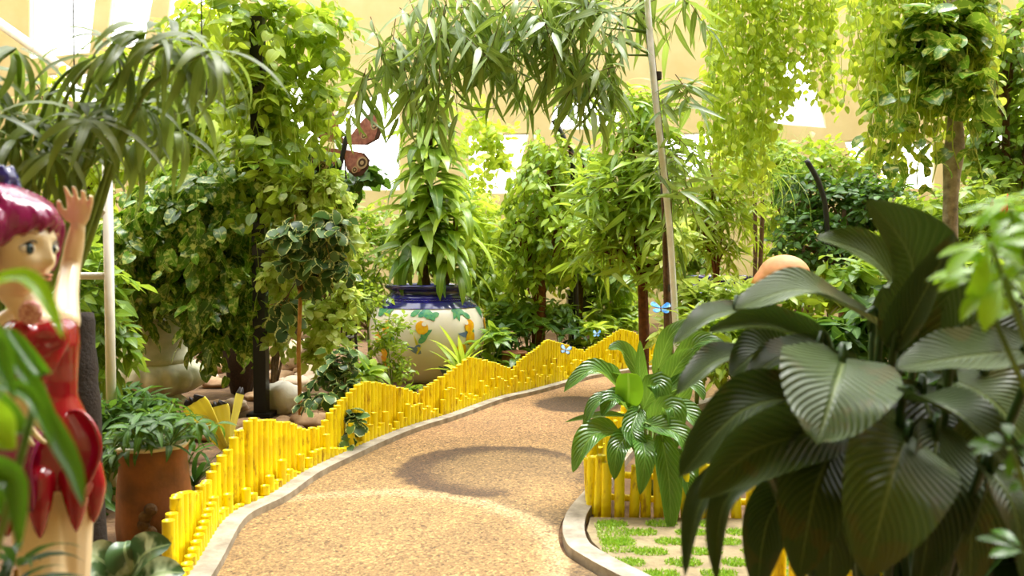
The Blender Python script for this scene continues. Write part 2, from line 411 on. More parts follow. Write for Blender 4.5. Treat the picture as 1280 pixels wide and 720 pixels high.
# ------------------------------------------------------------------ plants
def rdir(n):
    return nrm(RS.normal(size=(n, 3)))
def twig_cloud(mb, st, blobs, ntw, lpt=7, tl=0.3, L=0.1, Wd=0.05, prof='ovate', droop=0.5, hang=0.3, spread=0.8, K=3, mats=1, twr=0.003, up=0.6, jitter=0.35, twmat=0, shell=0.55):
    tot = sum(b[2] if len(b) > 2 else np.prod(b[1]) ** (2 / 3.) for b in blobs)
    for b in blobs:
        c = np.array(list(b[0])); r = np.broadcast_to(np.asarray(b[1], float), (3,))
        n = max(2, int(ntw * (b[2] if len(b) > 2 else np.prod(r) ** (2 / 3.)) / tot))
        d = rdir(n); rad = (shell ** 3 + (1 - shell ** 3) * RS.rand(n, 1)) ** (1 / 3.)
        td = nrm(d * spread + rdir(n) * 0.6 + np.array([0, 0, -hang]))
        S = c + d * r * rad - td * tl * 0.6
        fr = (np.arange(lpt) + 0.5) / lpt
        pos = S[:, None] + td[:, None] * tl * fr[None, :, None]; pos[..., 2] -= (hang * 0.5 * tl * fr ** 2)[None]
        side = nrm(np.cross(td, np.array([0, 0, 1.0]) + 0.01)); sg = np.where(np.arange(lpt) % 2 == 0, 1.0, -1.0)
        ld = nrm(td[:, None] * 0.7 + side[:, None] * sg[None, :, None] * 0.8 + RS.normal(size=(n, lpt, 3)) * jitter + np.array([0, 0, -hang * 0.8]))
        uu = np.array([0, 0, up]) + RS.normal(size=(n, lpt, 3)) * 0.4 + d[:, None] * 0.5
        m = n * lpt
        ll = L * (0.65 + 0.6 * RS.rand(m))
        add_leaves(mb, pos.reshape(-1, 3), ld.reshape(-1, 3), uu.reshape(-1, 3), ll, Wd * ll / L, droop * (0.4 + 1.2 * RS.rand(m)), 0.2, prof, K)
        if st is not None:
            for i in range(min(n, 160)):
                e = S[i] + td[i] * tl; e[2] -= hang * 0.5 * tl
                tube(st, [S[i], (S[i] + e) / 2 + (0, 0, 0.02 * tl), e], [twr, twr * .8, twr * .4], 3, twmat, cap=False)
def branches(st, base, blobs, r=0.02, mat=0, split=0.45, n=3):
    base = np.array(list(base))
    cm = sum(np.array(list(b[0])) for b in blobs) / len(blobs); cm[:2] = base[:2] * .6 + cm[:2] * .4
    fork = base + (cm - base) * split
    for b in blobs:
        c = np.array(list(b[0])); rr = np.broadcast_to(np.asarray(b[1], float), (3,))
        mid = fork + RS.normal(size=3) * 0.02 * np.array([1, 1, 0.2])
        tube(st, smooth_path([base, mid, c], 8), np.linspace(r, r * 0.45, 8), 6, mat)
        for k in range(n):
            e = c + rdir(1)[0] * rr * 0.7
            tube(st, smooth_path([mid + (c - mid) * 0.5, (c + e) / 2, e], 6), np.linspace(r * 0.45, r * 0.15, 6), 4, mat, cap=False)
def shrub(name, label, base, blobs, ntw, leaf='mid', stem='bark', r=0.02, cat='shrub', group=None, spl=0.6, **kw):
    t = thing(name, label, cat, base, group)
    mb, st = MB(), MB()
    twig_cloud(mb, st, blobs, ntw, **kw); branches(st, base, blobs, r, 0, spl)
    mb.build('foliage', M[leaf], t); st.build('stem', M[stem], t)
    return t
def B(px, py, Y, rx, rz, ry=None, w=None):
    """an ellipsoid of foliage at depth Y: radii in photo pixels at that depth"""
    k = Y / FPX; b = (W(px, py, Y), (rx * k, (ry if ry is not None else (rx + rz) / 2) * k, rz * k))
    return b + ((w,) if w else ())
def base_at(px, Y): return Vector((gx(px, Y), Y, 0.0))

def strands(mb, st, tops, lens, L=0.09, Wd=0.07, step=0.06, prof='heart', sway=0.06, r=0.0025, K=4, jit=0.5, up=0.3, twmat=0, out=0.8):
    for tp, ln in zip(tops, lens):
        n = max(4, int(ln / step)); p = np.array(list(tp)); ph = RS.rand() * 6; pts = []
        for i in range(n + 1):
            f = i / n
            pts.append(p + np.array([math.sin(ph + f * 4) * sway * f, math.cos(ph * 1.3 + f * 3) * sway * f, -ln * f]))
        pts = np.array(pts); tube(st, pts[::2] if len(pts) > 6 else pts, r, 4, twmat, cap=False)
        a = ph + np.arange(n + 1) * 2.4
        d = np.stack([np.cos(a), np.sin(a), np.full(n + 1, -0.55)], -1) * np.array([out, out, 1]) + RS.normal(size=(n + 1, 3)) * 0.25
        u = np.stack([np.cos(a) * 0.6, np.sin(a) * 0.6, np.full(n + 1, 0.8)], -1) + RS.normal(size=(n + 1, 3)) * jit
        ll = L * (0.6 + 0.7 * RS.rand(n + 1))
        add_leaves(mb, pts + nrm(d) * L * 0.3, d, u, ll, Wd * ll / L, 0.5 + RS.rand(n + 1) * 0.6, 0.18, prof, K)

def whorl(mb, pos, axis, n, L, Wd, elev=(0.2, 0.9), droop=1.4, prof='strap', K=6, fold=0.25, az0=0.0, arc=2 * PI):
    """n long leaves radiating from pos about axis (roughly up)"""
    axis = nrm(np.array(list(axis), float)); ref = np.array([1.0, 0, 0]) if abs(axis[0]) < .9 else np.array([0, 1.0, 0])
    x = nrm(np.cross(axis, ref)); y = np.cross(axis, x)
    a = az0 + arc * (np.arange(n) + RS.rand(n) * 0.7) / n; e = elev[0] + (elev[1] - elev[0]) * RS.rand(n)
    D = (np.cos(a)[:, None] * x + np.sin(a)[:, None] * y) * np.cos(e)[:, None] + axis * np.sin(e)[:, None]
    U = np.tile(axis, (n, 1)) + RS.normal(size=(n, 3)) * 0.15
    ll = L * (0.7 + 0.5 * RS.rand(n))
    add_leaves(mb, np.tile(np.array(list(pos)), (n, 1)) + D * 0.01, D, U, ll, Wd * (0.8 + 0.4 * RS.rand(n)), droop * (0.6 + 0.8 * RS.rand(n)), fold, prof, K)

def big_leaf(mb, base, mid, tip, width, up, prof='ovate', K=20, A=6, cup=0.25, wave=0.02, mat=0, roll=0.0, notch=None):
    """one large leaf along a bent midrib; up is the way its upper face looks; A strips on each side"""
    P = np.array(smooth_path([base, mid, tip], K + 1)); T = nrm(np.gradient(P, axis=0))
    up = np.array(list(up), float)
    U = np.tile(up, (K + 1, 1)); X = nrm(np.cross(T, U)); N = np.cross(X, T)
    t = np.linspace(0, 1, K + 1); w = np.maximum(PROF[prof](t), 0.015) * width / 2
    ph = rnd.random() * 6; V = []; uv = []
    for k in range(K + 1):
        for j in range(-A, A + 1):
            s = j / A; rr = roll * t[k]
            x = X[k] * math.cos(rr) + N[k] * math.sin(rr); nn = N[k] * math.cos(rr) - X[k] * math.sin(rr)
            cu = cup if not isinstance(cup, tuple) else (cup[0] if s < 0 else cup[1])
            wv = wave * width * abs(s) ** 2 * math.sin(ph + t[k] * 15 + (1.7 if s > 0 else 0))
            ww = w[k]
            if notch and t[k] > notch[0]: ww *= 1 - notch[1] * (t[k] - notch[0]) / (1 - notch[0]) * (0.5 + 0.5 * math.sin(40 * t[k]))
            V.append(P[k] + x * s * ww * math.cos(cu * abs(s)) + nn * (math.sin(cu * abs(s)) * abs(s) * ww + wv)); uv.append((0.5 + s / 2, t[k]))
    m = 2 * A + 1; F = [[k * m + j, k * m + j + 1, (k + 1) * m + j + 1, (k + 1) * m + j] for k in range(K) for j in range(m - 1)]
    mb.add(np.array(V), F, mat, np.array(uv), np.full(len(V), rnd.random()))

# ================================================================== SETTING
def struct(mb, name, mats, smooth=False):
    return tag(mb.build(name, mats, None, smooth), kind='structure')
mb = MB()
nx, ny = 60, 60
xs = np.linspace(-13, 13, nx + 1); ys = np.linspace(-4, 17.4, ny + 1)
struct((box(mb, (0, 6.7, -0.1), (26, 21.4, 0.2)), mb)[1], 'floor', M['soil'])

# kerb line of the left side of the path (photo pixels on the ground)
KL = [G(*p) for p in ((242, 720), (283, 657), (337, 628), (379, 599), (421, 578), (471, 555), (512, 539), (560, 524), (618, 503), (660, 493), (693, 484), (735, 473), (780, 466), (818, 461))]
KL = [Vector((-0.95, 1.2, 0)), Vector((-1.22, 2.4, 0))] + KL + [Vector((2.7, 10.35, 0)), Vector((4.2, 10.7, 0)), Vector((6.5, 10.6, 0))]
KLs = [Vector(p) for p in smooth_path(KL, 160)]
KR = [Vector(p) for p in ((1.3, 1.2, 0), (0.95, 2.4, 0), (0.62, 2.98, 0))] + [G(*p) for p in ((735, 712), (706, 687), (708, 653), (737, 616))] + [Vector(p) for p in ((0.78, 5.6, 0), (1.25, 6.7, 0), (2.05, 7.7, 0), (3.2, 8.4, 0), (4.6, 8.6, 0), (6.5, 8.5, 0))]
KRs = [Vector(p) for p in smooth_path(KR, 160)]
def offset(line, d):
    out = []
    for i, p in enumerate(line):
        t = (line[min(i + 1, len(line) - 1)] - line[max(i - 1, 0)]).normalized()
        out.append(p + Vector((-t.y, t.x, 0)) * d)
    return out
def ribbon(a, b, z, mat, name, thick=0.05):
    m = MB(); n = len(a)
    V = [(p.x, p.y, z) for p in a] + [(p.x, p.y, z) for p in b] + [(p.x, p.y, z - thick) for p in a] + [(p.x, p.y, z - thick) for p in b]
    F = []
    for i in range(n - 1):
        F += [[i, n + i, n + i + 1, i + 1], [i, i + 1, 2 * n + i + 1, 2 * n + i], [n + i + 1, n + i, 3 * n + i, 3 * n + i + 1]]
    m.add(V, F, 0); return struct(m, name, mat)
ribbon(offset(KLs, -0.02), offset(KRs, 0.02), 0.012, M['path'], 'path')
ribbon(KLs, offset(KLs, -0.105), 0.05, M['concrete'], 'trim_1', 0.08)
ribbon(offset(KRs, 0.0), offset(KRs, -0.105), 0.05, M['concrete'], 'trim_2', 0.08)

# walls with window openings
WY = 17.0
def wp(px, py): p = W(px, py, WY); return (p.x, p.z)
WINS = [
    [(418, 138), (500, 104), (500, 238), (418, 238)],
    [(585, 242), (585, 168), (662, 166), (642, 242)],
    [(686, 162), (692, 132), (776, 112), (776, 162)],
    [(800, 168), (892, 165), (886, 216), (800, 240)],
    [(958, 154), (985, 68), (1012, 68), (1034, 160)],
    [(1055, 176), (1082, 174), (1082, 212), (1066, 206)],
    [(1096, 236), (1110, 178), (1168, 178), (1168, 236)],
    [(1206, 180), (1216, 108), (1290, 96), (1290, 186)],
    [(36, 74), (36, -80), (128, -80), (112, 66)],
    [(132, 62), (146, -80), (206, -80), (180, 58)],
    [(340, 206), (352, 84), (404, 70), (404, 206)],
    [(206, 52), (218, -60), (300, -60), (300, 36)],
    [(60, 196), (60, 92), (170, 88), (170, 196)],
]
bm = bmesh.new()
def loop(pts):
    vs = [bm.verts.new((x, 0, z)) for x, z in pts]
    for i in range(len(vs)): bm.edges.new((vs[i], vs[(i + 1) % len(vs)]))
loop([(-13, 0), (13, 0), (13, 9.0), (-13, 9.0)])
for w in WINS: loop([wp(*p) for p in w])
bmesh.ops.triangle_fill(bm, use_beauty=True, edges=bm.edges[:], normal=(0, -1, 0))
r = bmesh.ops.extrude_face_region(bm, geom=bm.faces[:])
for v in [e for e in r['geom'] if isinstance(e, bmesh.types.BMVert)]: v.co.y += 0.2
bmesh.ops.recalc_face_normals(bm, faces=bm.faces[:])
me = bpy.data.meshes.new('wall_back'); bm.to_mesh(me); bm.free(); me.materials.append(M['wall'])
o = bpy.data.objects.new('wall_back', me); C.objects.link(o); o.location = (0, WY, 0); tag(o, kind='structure')
for i, w in enumerate(WINS):
    pts = [wp(*p) for p in w]; f = MB(); cx = sum(p[0] for p in pts) / len(pts); cz = sum(p[1] for p in pts) / len(pts)
    P3 = [Vector((p[0], WY + 0.06, p[1])) for p in pts]
    for a in range(len(P3)): tube(f, [P3[a], P3[(a + 1) % len(P3)]], 0.035, 6)
    fo = f.build('window_%d' % (i + 1), M['frame'], None, False, loc=(cx, WY, cz)); tag(fo, kind='structure')
    g = MB(); V = [(p[0], WY + 0.08, p[1]) for p in pts]; g.add(V, [[0, 1, 2, 3]], 0); g.build('pane', M['pane'], fo, False)
for nm, x in (('wall_left', -13.1), ('wall_right', 13.1)):
    m = MB(); box(m, (x, 6.7, 4.5), (0.2, 21.4, 9.0)); struct(m, nm, M['wall'])
m = MB(); box(m, (0, -4.1, 4.5), (26, 0.2, 9.0)); struct(m, 'wall_front', M['wall'])
# roof: unseen; slab added over the camera to dim the foreground, open bays beyond
m = MB(); box(m, (0, -0.7, 9.0), (26.4, 6.8, 0.16))
for y in (3.8, 7.2, 10.6, 14.0, 17.0): box(m, (0, y, 9.0), (26.4, 0.35, 0.3))
for x in (-13, -6.5, 0, 6.5, 13): box(m, (x, 10.4, 9.0), (0.3, 13.2, 0.26))
struct(m, 'ceiling', M['frame'])

# ================================================================== BAMBOO EDGING
def arclen(line):
    s = [0.0]
    for i in range(1, len(line)): s.append(s[-1] + (line[i] - line[i - 1]).length)
    return s
def at_len(line, s, q):
    for i in range(1, len(line)):
        if s[i] >= q:
            f = (q - s[i - 1]) / max(s[i] - s[i - 1], 1e-9); return line[i - 1].lerp(line[i], f)
    return line[-1].copy()
def bamboo_mesh(name, p, h, r, lean=(0, 0)):
    m = MB(); zs = [0.0]; z = rnd.uniform(0.05, 0.16)
    rr = [r]
    while z < h - 0.04:
        zs += [z - 0.008, z, z + 0.008]; rr += [r, r * 1.07, r]; z += rnd.uniform(0.16, 0.24)
    zs.append(h); rr.append(r)
    pts = [(p.x + lean[0] * q, p.y + lean[1] * q, q) for q in zs]
    tube(m, pts, rr, 10, 0, cap=False)
    n = m.n; a = np.arange(10) * 2 * PI / 10; top = pts[-1]
    V = np.concatenate([np.stack([top[0] + k * r * np.cos(a), top[1] + k * r * np.sin(a), np.full(10, h + dz)], -1) for k, dz in ((1.0, 0), (0.72, 0.001), (0.66, -0.012))] + [np.array([[top[0], top[1], h - 0.012]])])
    F = [[b * 10 + j, b * 10 + (j + 1) % 10, (b + 1) * 10 + (j + 1) % 10, (b + 1) * 10 + j] for b in (0, 1) for j in range(10)]
    m.add(V, F, 0); m.more([[20 + j, 20 + (j + 1) % 10, 30] for j in range(10)], n, 0)
    return m
TOPS = [(150, 760), (212, 640), (216, 617), (240, 616), (258, 596), (270, 575), (280, 564), (290, 545), (300, 535), (312, 523), (350, 527), (380, 536), (398, 534), (408, 520), (425, 500), (440, 486), (452, 476), (470, 478), (500, 485), (521, 491), (532, 484), (545, 475), (565, 463), (585, 447), (602, 449), (625, 456), (640, 461), (650, 450), (668, 437), (685, 424), (700, 429), (731, 439), (745, 430), (777, 411), (790, 415), (815, 424), (860, 420), (900, 424)]
TX, TY = zip(*TOPS)
tl = offset(KLs, 0.082); ts = arclen(tl)
s0 = next(s for p, s in zip(tl, ts) if p.y > 3.3); s1 = next(s for p, s in zip(tl, ts) if p.x > 2.05)
fence = thing('bamboo_fence', 'tall row of bright yellow bamboo poles rising and dipping in waves behind the left kerb', 'fence', (tl[40].x, tl[40].y, 0))
N = 152
rest = MB()
def put_pole(m, i, parent, restmb):
    if i < 100: m.build('bamboo_pole', M['bamboo'], parent)
    else:
        off = restmb.n
        restmb.v += m.v; restmb.uv += m.uv; restmb.r += m.r; restmb.n += m.n
        restmb.f3 += [f + off for f in m.f3]; restmb.f4 += [f + off for f in m.f4]; restmb.m3 += m.m3; restmb.m4 += m.m4
for i in range(N):
    p = at_len(tl, ts, s0 + (s1 - s0) * i / (N - 1)); p = p + Vector((rnd.uniform(-.006, .006), rnd.uniform(-.006, .006), 0))
    px = 640 + p.x / p.y * FPX; y = float(np.interp(px, TX, TY))
    h = max(0.10, W(px, y, p.y).z) + rnd.uniform(-0.008, 0.008)
    put_pole(bamboo_mesh('pole', p, h, 0.0255, (rnd.uniform(-.008, .008), rnd.uniform(-.008, .008))), i, fence, rest)
tag(rest.build('far_poles', M['bamboo'], fence), kind='stuff')
rest = MB()
sl = offset(KLs, 0.012); ss = arclen(sl)
low = thing('bamboo_border', 'low uneven front row of short yellow bamboo stubs along the left kerb', 'fence', (sl[40].x, sl[40].y, 0))
a0 = next(s for p, s in zip(sl, ss) if p.y > 3.2); a1 = next(s for p, s in zip(sl, ss) if p.x > 2.0)
for i in range(148):
    p = at_len(sl, ss, a0 + (a1 - a0) * i / 147); px = 640 + p.x / p.y * FPX
    y = float(np.interp(px, TX, TY)); top = W(px, y, p.y).z
    far = min(1, max(0, (p.y - 4.6) / 1.6)); h = min(top * 0.66, 0.06 + .03 * far + (0.10 + .14 * far) * rnd.random() ** (2 - .6 * far) + 0.03 * math.sin(i * 0.55)); h = max(h, 0.05)
    if p.y < 3.9: h = max(0.07, 0.05 + (p.y - 3.2) * 0.22)
    put_pole(bamboo_mesh('pole', p, h, 0.0245), i, low, rest)

tag(rest.build('far_stubs', M['bamboo'], low), kind='stuff')
# right picket fence around the lily bed
def picket(name, label, line, n, hmin, hmax, r):
    t = thing(name, label, 'fence', (line[0].x, line[0].y, 0)); s = arclen(line)
    for i in range(n):
        p = at_len(line, s, s[-1] * i / (n - 1)) + Vector((rnd.uniform(-.01, .01), rnd.uniform(-.01, .01), 0))
        bamboo_mesh('pole', p, rnd.uniform(hmin, hmax), r, (rnd.uniform(-.05, .05), rnd.uniform(-.03, .03))).build('bamboo_pole', M['bamboo'], t)
    for z in (0.1, 0.22):
        m = MB(); pts = [at_len(line, s, s[-1] * k / 23) + Vector((0, 0.055, z)) for k in range(24)]
        tube(m, pts, 0.018, 8); m.build('rail', M['bamboo'], t)
    return t
pl = [Vector((0.86, 5.75, 0)), Vector((0.60, 5.0, 0)), Vector((0.475, 4.5, 0)), Vector((0.43, 4.2, 0)), Vector((0.55, 4.12, 0)), Vector((0.8, 4.08, 0)), Vector((1.2, 4.04, 0)), Vector((1.9, 4.02, 0)), Vector((2.8, 4.1, 0))]
picket('bamboo_picket_fence', 'spaced yellow bamboo pickets with rails fencing the glossy plant beside the grass pavers', [Vector(p) for p in smooth_path(pl, 60)], 62, 0.27, 0.36, 0.027)
pl2 = [Vector((0.93, 2.75, 0)), Vector((1.05, 2.62, 0)), Vector((1.3, 2.55, 0)), Vector((1.7, 2.6, 0)), Vector((2.1, 2.75, 0))]
picket('bamboo_picket_fence', 'weathered yellow bamboo pickets under the large dark leaves, nearest of the fences', [Vector(p) for p in smooth_path(pl2, 40)], 17, 0.3, 0.4, 0.03)

# grass pavers
m = MB(); box(m, (1.35, 3.4, 0.008), (2.1, 1.3, 0.05))
bmp = bmesh.new()
poly = [Vector((0.40, 4.05, 0)), Vector((0.365, 3.85, 0)), Vector((0.375, 3.7, 0)), Vector((0.44, 3.45, 0)), Vector((0.60, 3.16, 0)), Vector((0.86, 2.8, 0)), Vector((2.9, 2.7, 0)), Vector((2.9, 4.0, 0))]
vs = [bmp.verts.new((p.x, p.y, 0.0)) for p in poly]; bmp.faces.new(vs)
r = bmesh.ops.extrude_face_region(bmp, geom=bmp.faces[:])
for v in [e for e in r['geom'] if isinstance(e, bmesh.types.BMVert)]: v.co.z += 0.035
bmesh.ops.recalc_face_normals(bmp, faces=bmp.faces[:])
me = bpy.data.meshes.new('paving'); bmp.to_mesh(me); bmp.free(); me.materials.append(M['paver'])
o = bpy.data.objects.new('floor_paving', me); C.objects.link(o); tag(o, kind='structure')
def inside(x, y):
    c = False; n = len(poly)
    for i in range(n):
        a, b = poly[i], poly[i - 1]
        if (a.y > y) != (b.y > y) and x < (b.x - a.x) * (y - a.y) / (b.y - a.y) + a.x: c = not c
    return c
gm = MB(); P = []
for r_ in range(9):
    for c_ in range(11):
        cx = 0.50 + c_ * 0.245 + (0.122 if r_ % 2 else 0); cy = 2.92 + r_ * 0.128
        for k in range(420):
            x = cx + rnd.uniform(-.078, .078); y = cy + rnd.uniform(-.046, .046)
            if (abs(x - cx) / .078) ** 3 + (abs(y - cy) / .046) ** 3 < 1 and inside(x, y): P.append((x, y, 0.034))
for k in range(900):
    x, y = rnd.uniform(0.41, 0.56), rnd.uniform(3.55, 3.95)
    if inside(x, y): P.append((x, y, 0.034))
P = np.array(P); n = len(P)
add_leaves(gm, P, np.array([0, 0, 1.0]) + RS.normal(size=(n, 3)) * 0.55, RS.normal(size=(n, 3)), 0.018, 0.006, 0.9, 0.1, 'grass', 2)
tag(gm.build('grass', M['grass']), 'short green grass growing in the cells of the concrete pavers', 'grass', kind='stuff')

# ================================================================== STATUE
SZ = 1.75
def S(px, py, dz=0.0): return W(px, py, SZ + dz)
st_root = thing('fairy_statue', 'glossy painted fairy statue with magenta hair and red dress raising one hand', 'statue', (gx(50, SZ), SZ, 0))
def remeshed(mb, name, mat, parent, voxel=0.005, smooth=4):
    o = mb.build(name, mat, parent)
    rm = o.modifiers.new('r', 'REMESH'); rm.mode = 'VOXEL'; rm.voxel_size = voxel
    sm = o.modifiers.new('s', 'SMOOTH'); sm.factor = 0.5; sm.iterations = smooth
    dg = bpy.context.evaluated_depsgraph_get(); me = bpy.data.meshes.new_from_object(o.evaluated_get(dg))
    o.modifiers.clear(); o.data = me
    me.polygons.foreach_set('use_smooth', np.ones(len(me.polygons), bool))
    return o
def chain(mb, pts, radii, n=14, sides=14):
    P = smooth_path(pts, n); R = np.interp(np.linspace(0, len(radii) - 1, n), np.arange(len(radii)), radii)
    tube(mb, P, R, sides); ball(mb, P[0], R[0], 0, 12, 8); ball(mb, P[-1], R[-1], 0, 12, 8)
HC = S(11, 308)
yaw = math.radians(82)
HF = Vector((math.sin(yaw), -math.cos(yaw), -0.03)).normalized()
HX = HF.cross(Vector((0, 0, 1))).normalized(); HU = HX.cross(HF).normalized()     # HX points to the image left-near side's opposite
def H(x, y, z): return HC + HX * x + HF * y + HU * z
def headshape(V):
    x, y, z = V[:, 0].copy(), V[:, 1].copy(), V[:, 2].copy()
    lowf = np.clip(-z, 0, 1)
    x *= 1 - 0.42 * lowf ** 1.6; y = np.where(y > 0, y * (1 - 0.16 * lowf ** 2), y * (1 - 0.45 * lowf ** 1.3))
    def g(cx, cz, sx, sz): return np.exp(-((x - cx) / sx) ** 2 - ((z - cz) / sz) ** 2) * (y > 0)
    y = y + 0.15 * g(0, -0.30, 0.11, 0.13) + 0.10 * g(0, -0.12, 0.09, 0.2) + 0.07 * g(0, -0.58, 0.2, 0.07) + 0.10 * g(0, -0.86, 0.24, 0.12)
    y = y + 0.07 * (g(0.45, -0.36, 0.25, 0.22) + g(-0.45, -0.36, 0.25, 0.22)) - 0.09 * (g(0.38, -0.02, 0.2, 0.14) + g(-0.38, -0.02, 0.2, 0.14)) + 0.04 * (g(0.38, 0.2, 0.3, 0.08) + g(-0.38, 0.2, 0.3, 0.08))
    return np.stack([x, y, z], -1)
body = MB()
def hmap(V):
    V = headshape(V) * np.array([0.083, 0.096, 0.112])
    return np.array([list(H(*p)) for p in V]) - np.array(list(HC))
ball(body, HC, 1.0, 0, 64, 48, hmap)
for sx in (-1, 1): ball(body, H(sx * 0.083, -0.005, -0.012), (0.012, 0.016, 0.024), 0, 10, 8)
# neck, trunk
chest = S(50, 425, 0.02); waist = S(55, 492, 0.03); hip = S(54, 560, 0.03)
chain(body, [H(0, -0.028, -0.06), S(30, 378, 0.02), S(46, 405, 0.03)], [0.034, 0.032, 0.042])
def ring_loft(mb, secs, yaw2, segs=28, mat=0):
    V = []
    for (c, rx, ry) in secs:
        for j in range(segs):
            a = 2 * PI * j / segs; x, y = rx * math.cos(a), ry * math.sin(a)
            V.append((c.x + x * math.cos(yaw2) - y * math.sin(yaw2), c.y + x * math.sin(yaw2) + y * math.cos(yaw2), c.z))
    F = [[i * segs + j, i * segs + (j + 1) % segs, (i + 1) * segs + (j + 1) % segs, (i + 1) * segs + j] for i in range(len(secs) - 1) for j in range(segs)]
    n = len(V); V += [tuple(secs[0][0]), tuple(secs[-1][0])]; off = mb.n
    mb.add(np.array(V), F, mat); m = len(secs)
    mb.more([[(j + 1) % segs, j, n] for j in range(segs)] + [[(m - 1) * segs + j, (m - 1) * segs + (j + 1) % segs, n + 1] for j in range(segs)], off, mat)
TY2 = math.radians(20)
ring_loft(body, [(S(45, 392, 0.03), .045, .04), (S(47, 402, 0.03), .082, .048), (S(50, 425, 0.03), .078, .058), (S(54, 470, 0.03), .066, .05), (waist, .062, .048), (S(55, 530, 0.03), .082, .062), (hip, .09, .07), (S(55, 610, 0.03), .088, .07)], TY2)
# raised arm (image right) and lowered arm (image left)
shR = S(82, 402, 0.05); elR = S(88, 335, 0.20); wrR = S(97, 285, 0.18); 
chain(body, [shR, S(83, 370, 0.13), elR, S(93, 308, 0.2), wrR], [0.031, 0.027, 0.023, 0.022, 0.017], 20)
def hand(mb, wr, d, palm, side, sc=1.0, curl=0.5):
    """palm, four separate fingers and a thumb from the side of the palm"""
    d = d.normalized(); side = (side - d * side.dot(d)).normalized(); pn = d.cross(side).normalized()
    if pn.dot(palm) < 0: pn = -pn
    pc = wr + d * 0.036 * sc
    ball(mb, pc, 1.0, 0, 14, 10, lambda V: np.array([list(d * (v[0] * 0.040 * sc) + side * (v[1] * 0.027 * sc) + pn * (v[2] * 0.013 * sc)) for v in V]))
    for k, (o, l) in enumerate(((-.027, .050), (-.0095, .060), (.0085, .057), (.026, .046))):
        b = wr + d * 0.066 * sc + side * o * sc; cu = curl + 0.12 * k
        p = [b]; dd = d + side * o * 7
        for q in range(3):
            ang = cu * (q + 0.5) * 0.7
            p.append(p[-1] + (dd * math.cos(ang) + pn * math.sin(ang)).normalized() * l * sc * (0.42, 0.32, 0.26)[q])
        chain(mb, [wr + d * 0.03 * sc + side * o * 0.8 * sc] + p, [0.0075 * sc, 0.0075 * sc, 0.007 * sc, 0.0066 * sc, 0.005 * sc], 12, 8)
    tb = wr + d * 0.022 * sc - side * 0.024 * sc
    chain(mb, [tb, tb - side * 0.020 * sc + d * 0.022 * sc + pn * 0.006 * sc, tb - side * 0.026 * sc + d * 0.046 * sc + pn * 0.014 * sc], [0.0105 * sc, 0.0092 * sc, 0.0065 * sc], 8, 8)
hand(body, wrR, Vector((0.18, -0.12, 1)), Vector((-0.3, -0.9, 0.1)), Vector((1, 0.2, 0)), 0.86, 0.45)
shL = S(12, 404, 0.0); elL = S(-42, 462, -0.06); wrL = S(22, 492, -0.12)
chain(body, [shL, S(-22, 425, -0.03), elL, S(-12, 474, -0.1), wrL], [0.031, 0.028, 0.024, 0.022, 0.017], 20)
hand(body, wrL, (S(54, 556, -0.13) - wrL), Vector((0.2, 0.9, 0)), Vector((0.8, -0.2, 0.5)), 0.92, 0.25)
# legs
hl, hr = S(44, 590, 0.02), S(80, 590, 0.05)
fl = Vector((gx(52, SZ) , SZ - 0.02, 0.035)); fr = Vector((gx(92, SZ), SZ + 0.06, 0.035))
for h, k, f in ((hl, S(58, 780, -0.02), fl), (hr, S(88, 780, 0.05), fr)):
    a = f + Vector((0, 0, 0.05))
    chain(body, [h, h.lerp(k, .5), k, k.lerp(a, .35) + Vector((0, .012, 0)), a], [0.064, 0.052, 0.037, 0.039, 0.023], 26)
    chain(body, [a - Vector((0, 0, .03)), f + Vector((0.03, -0.07, -0.005)), f + Vector((0.045, -0.12, -0.014))], [0.026, 0.024, 0.017], 8)
bo = remeshed(body, 'body', M['skin'], st_root, 0.0032, 4)
# eyes, brows, mouth
for sx in (-1, 1):
    e = MB(); ex, ez = sx * 0.034, -0.003
    ey = 0.072
    def eyeshape(V): return np.array([list(HX * (v[0] * .0225) + HF * (v[1] * .0145) + HU * (v[2] * .0160 * (1 - 0.15 * abs(v[0])))) for v in V])
    ball(e, H(ex, ey, ez), 1.0, 0, 24, 16, eyeshape)
    look = 0.004
    ball(e, H(ex + look, ey + .0095, ez), 1.0, 1, 20, 12, lambda V: np.array([list(HX * (v[0] * .0118) + HF * (v[1] * .0062) + HU * (v[2] * .0128)) for v in V]))
    ball(e, H(ex + look, ey + .0125, ez), 1.0, 2, 16, 10, lambda V: np.array([list(HX * (v[0] * .0062) + HF * (v[1] * .0043) + HU * (v[2] * .0068)) for v in V]))
    ball(e, H(ex + look - .003, ey + .0158, ez + .004), .0022, 0, 8, 6)  # white catchlight dot painted on the pupil
    eo = e.build('eye', [M['eyewhite'], M['iris'], M['pupil']], st_root)
    l = MB(); tube(l, smooth_path([H(ex - sx * .018, ey + .007, ez + .002), H(ex - sx * .006, ey + .0155, ez + .0145), H(ex + sx * .008, ey + .0135, ez + .0145), H(ex + sx * .022, ey + .000, ez + .003)], 14), [.0008, .0014, .0018, .002, .002, .002, .002, .002, .002, .002, .0018, .0016, .0014, .001], 6)
    l.build('eyelid', M['pupil'], eo)
    b = MB(); tube(b, smooth_path([H(ex - sx * .016, .0885, ez + .026), H(ex + sx * .004, .0875, ez + .034), H(ex + sx * .028, .072, ez + .027)], 12), [.0008, .0013, .0016, .0017, .0017, .0016, .0016, .0014, .0013, .0012, .001, .0006], 6)
    b.build('eyebrow', M['brow'], st_root)
l = MB()
tube(l, smooth_path([H(-.019, .0855, -.0625), H(-.006, .0975, -.0595), H(0, .098, -.061), H(.006, .0975, -.0595), H(.019, .0855, -.0625)], 15), np.array([.6, 1.6, 2.4, 3, 3.2, 3.2, 3, 3, 3, 3.2, 3.2, 3, 2.4, 1.6, .6]) * .001, 8)
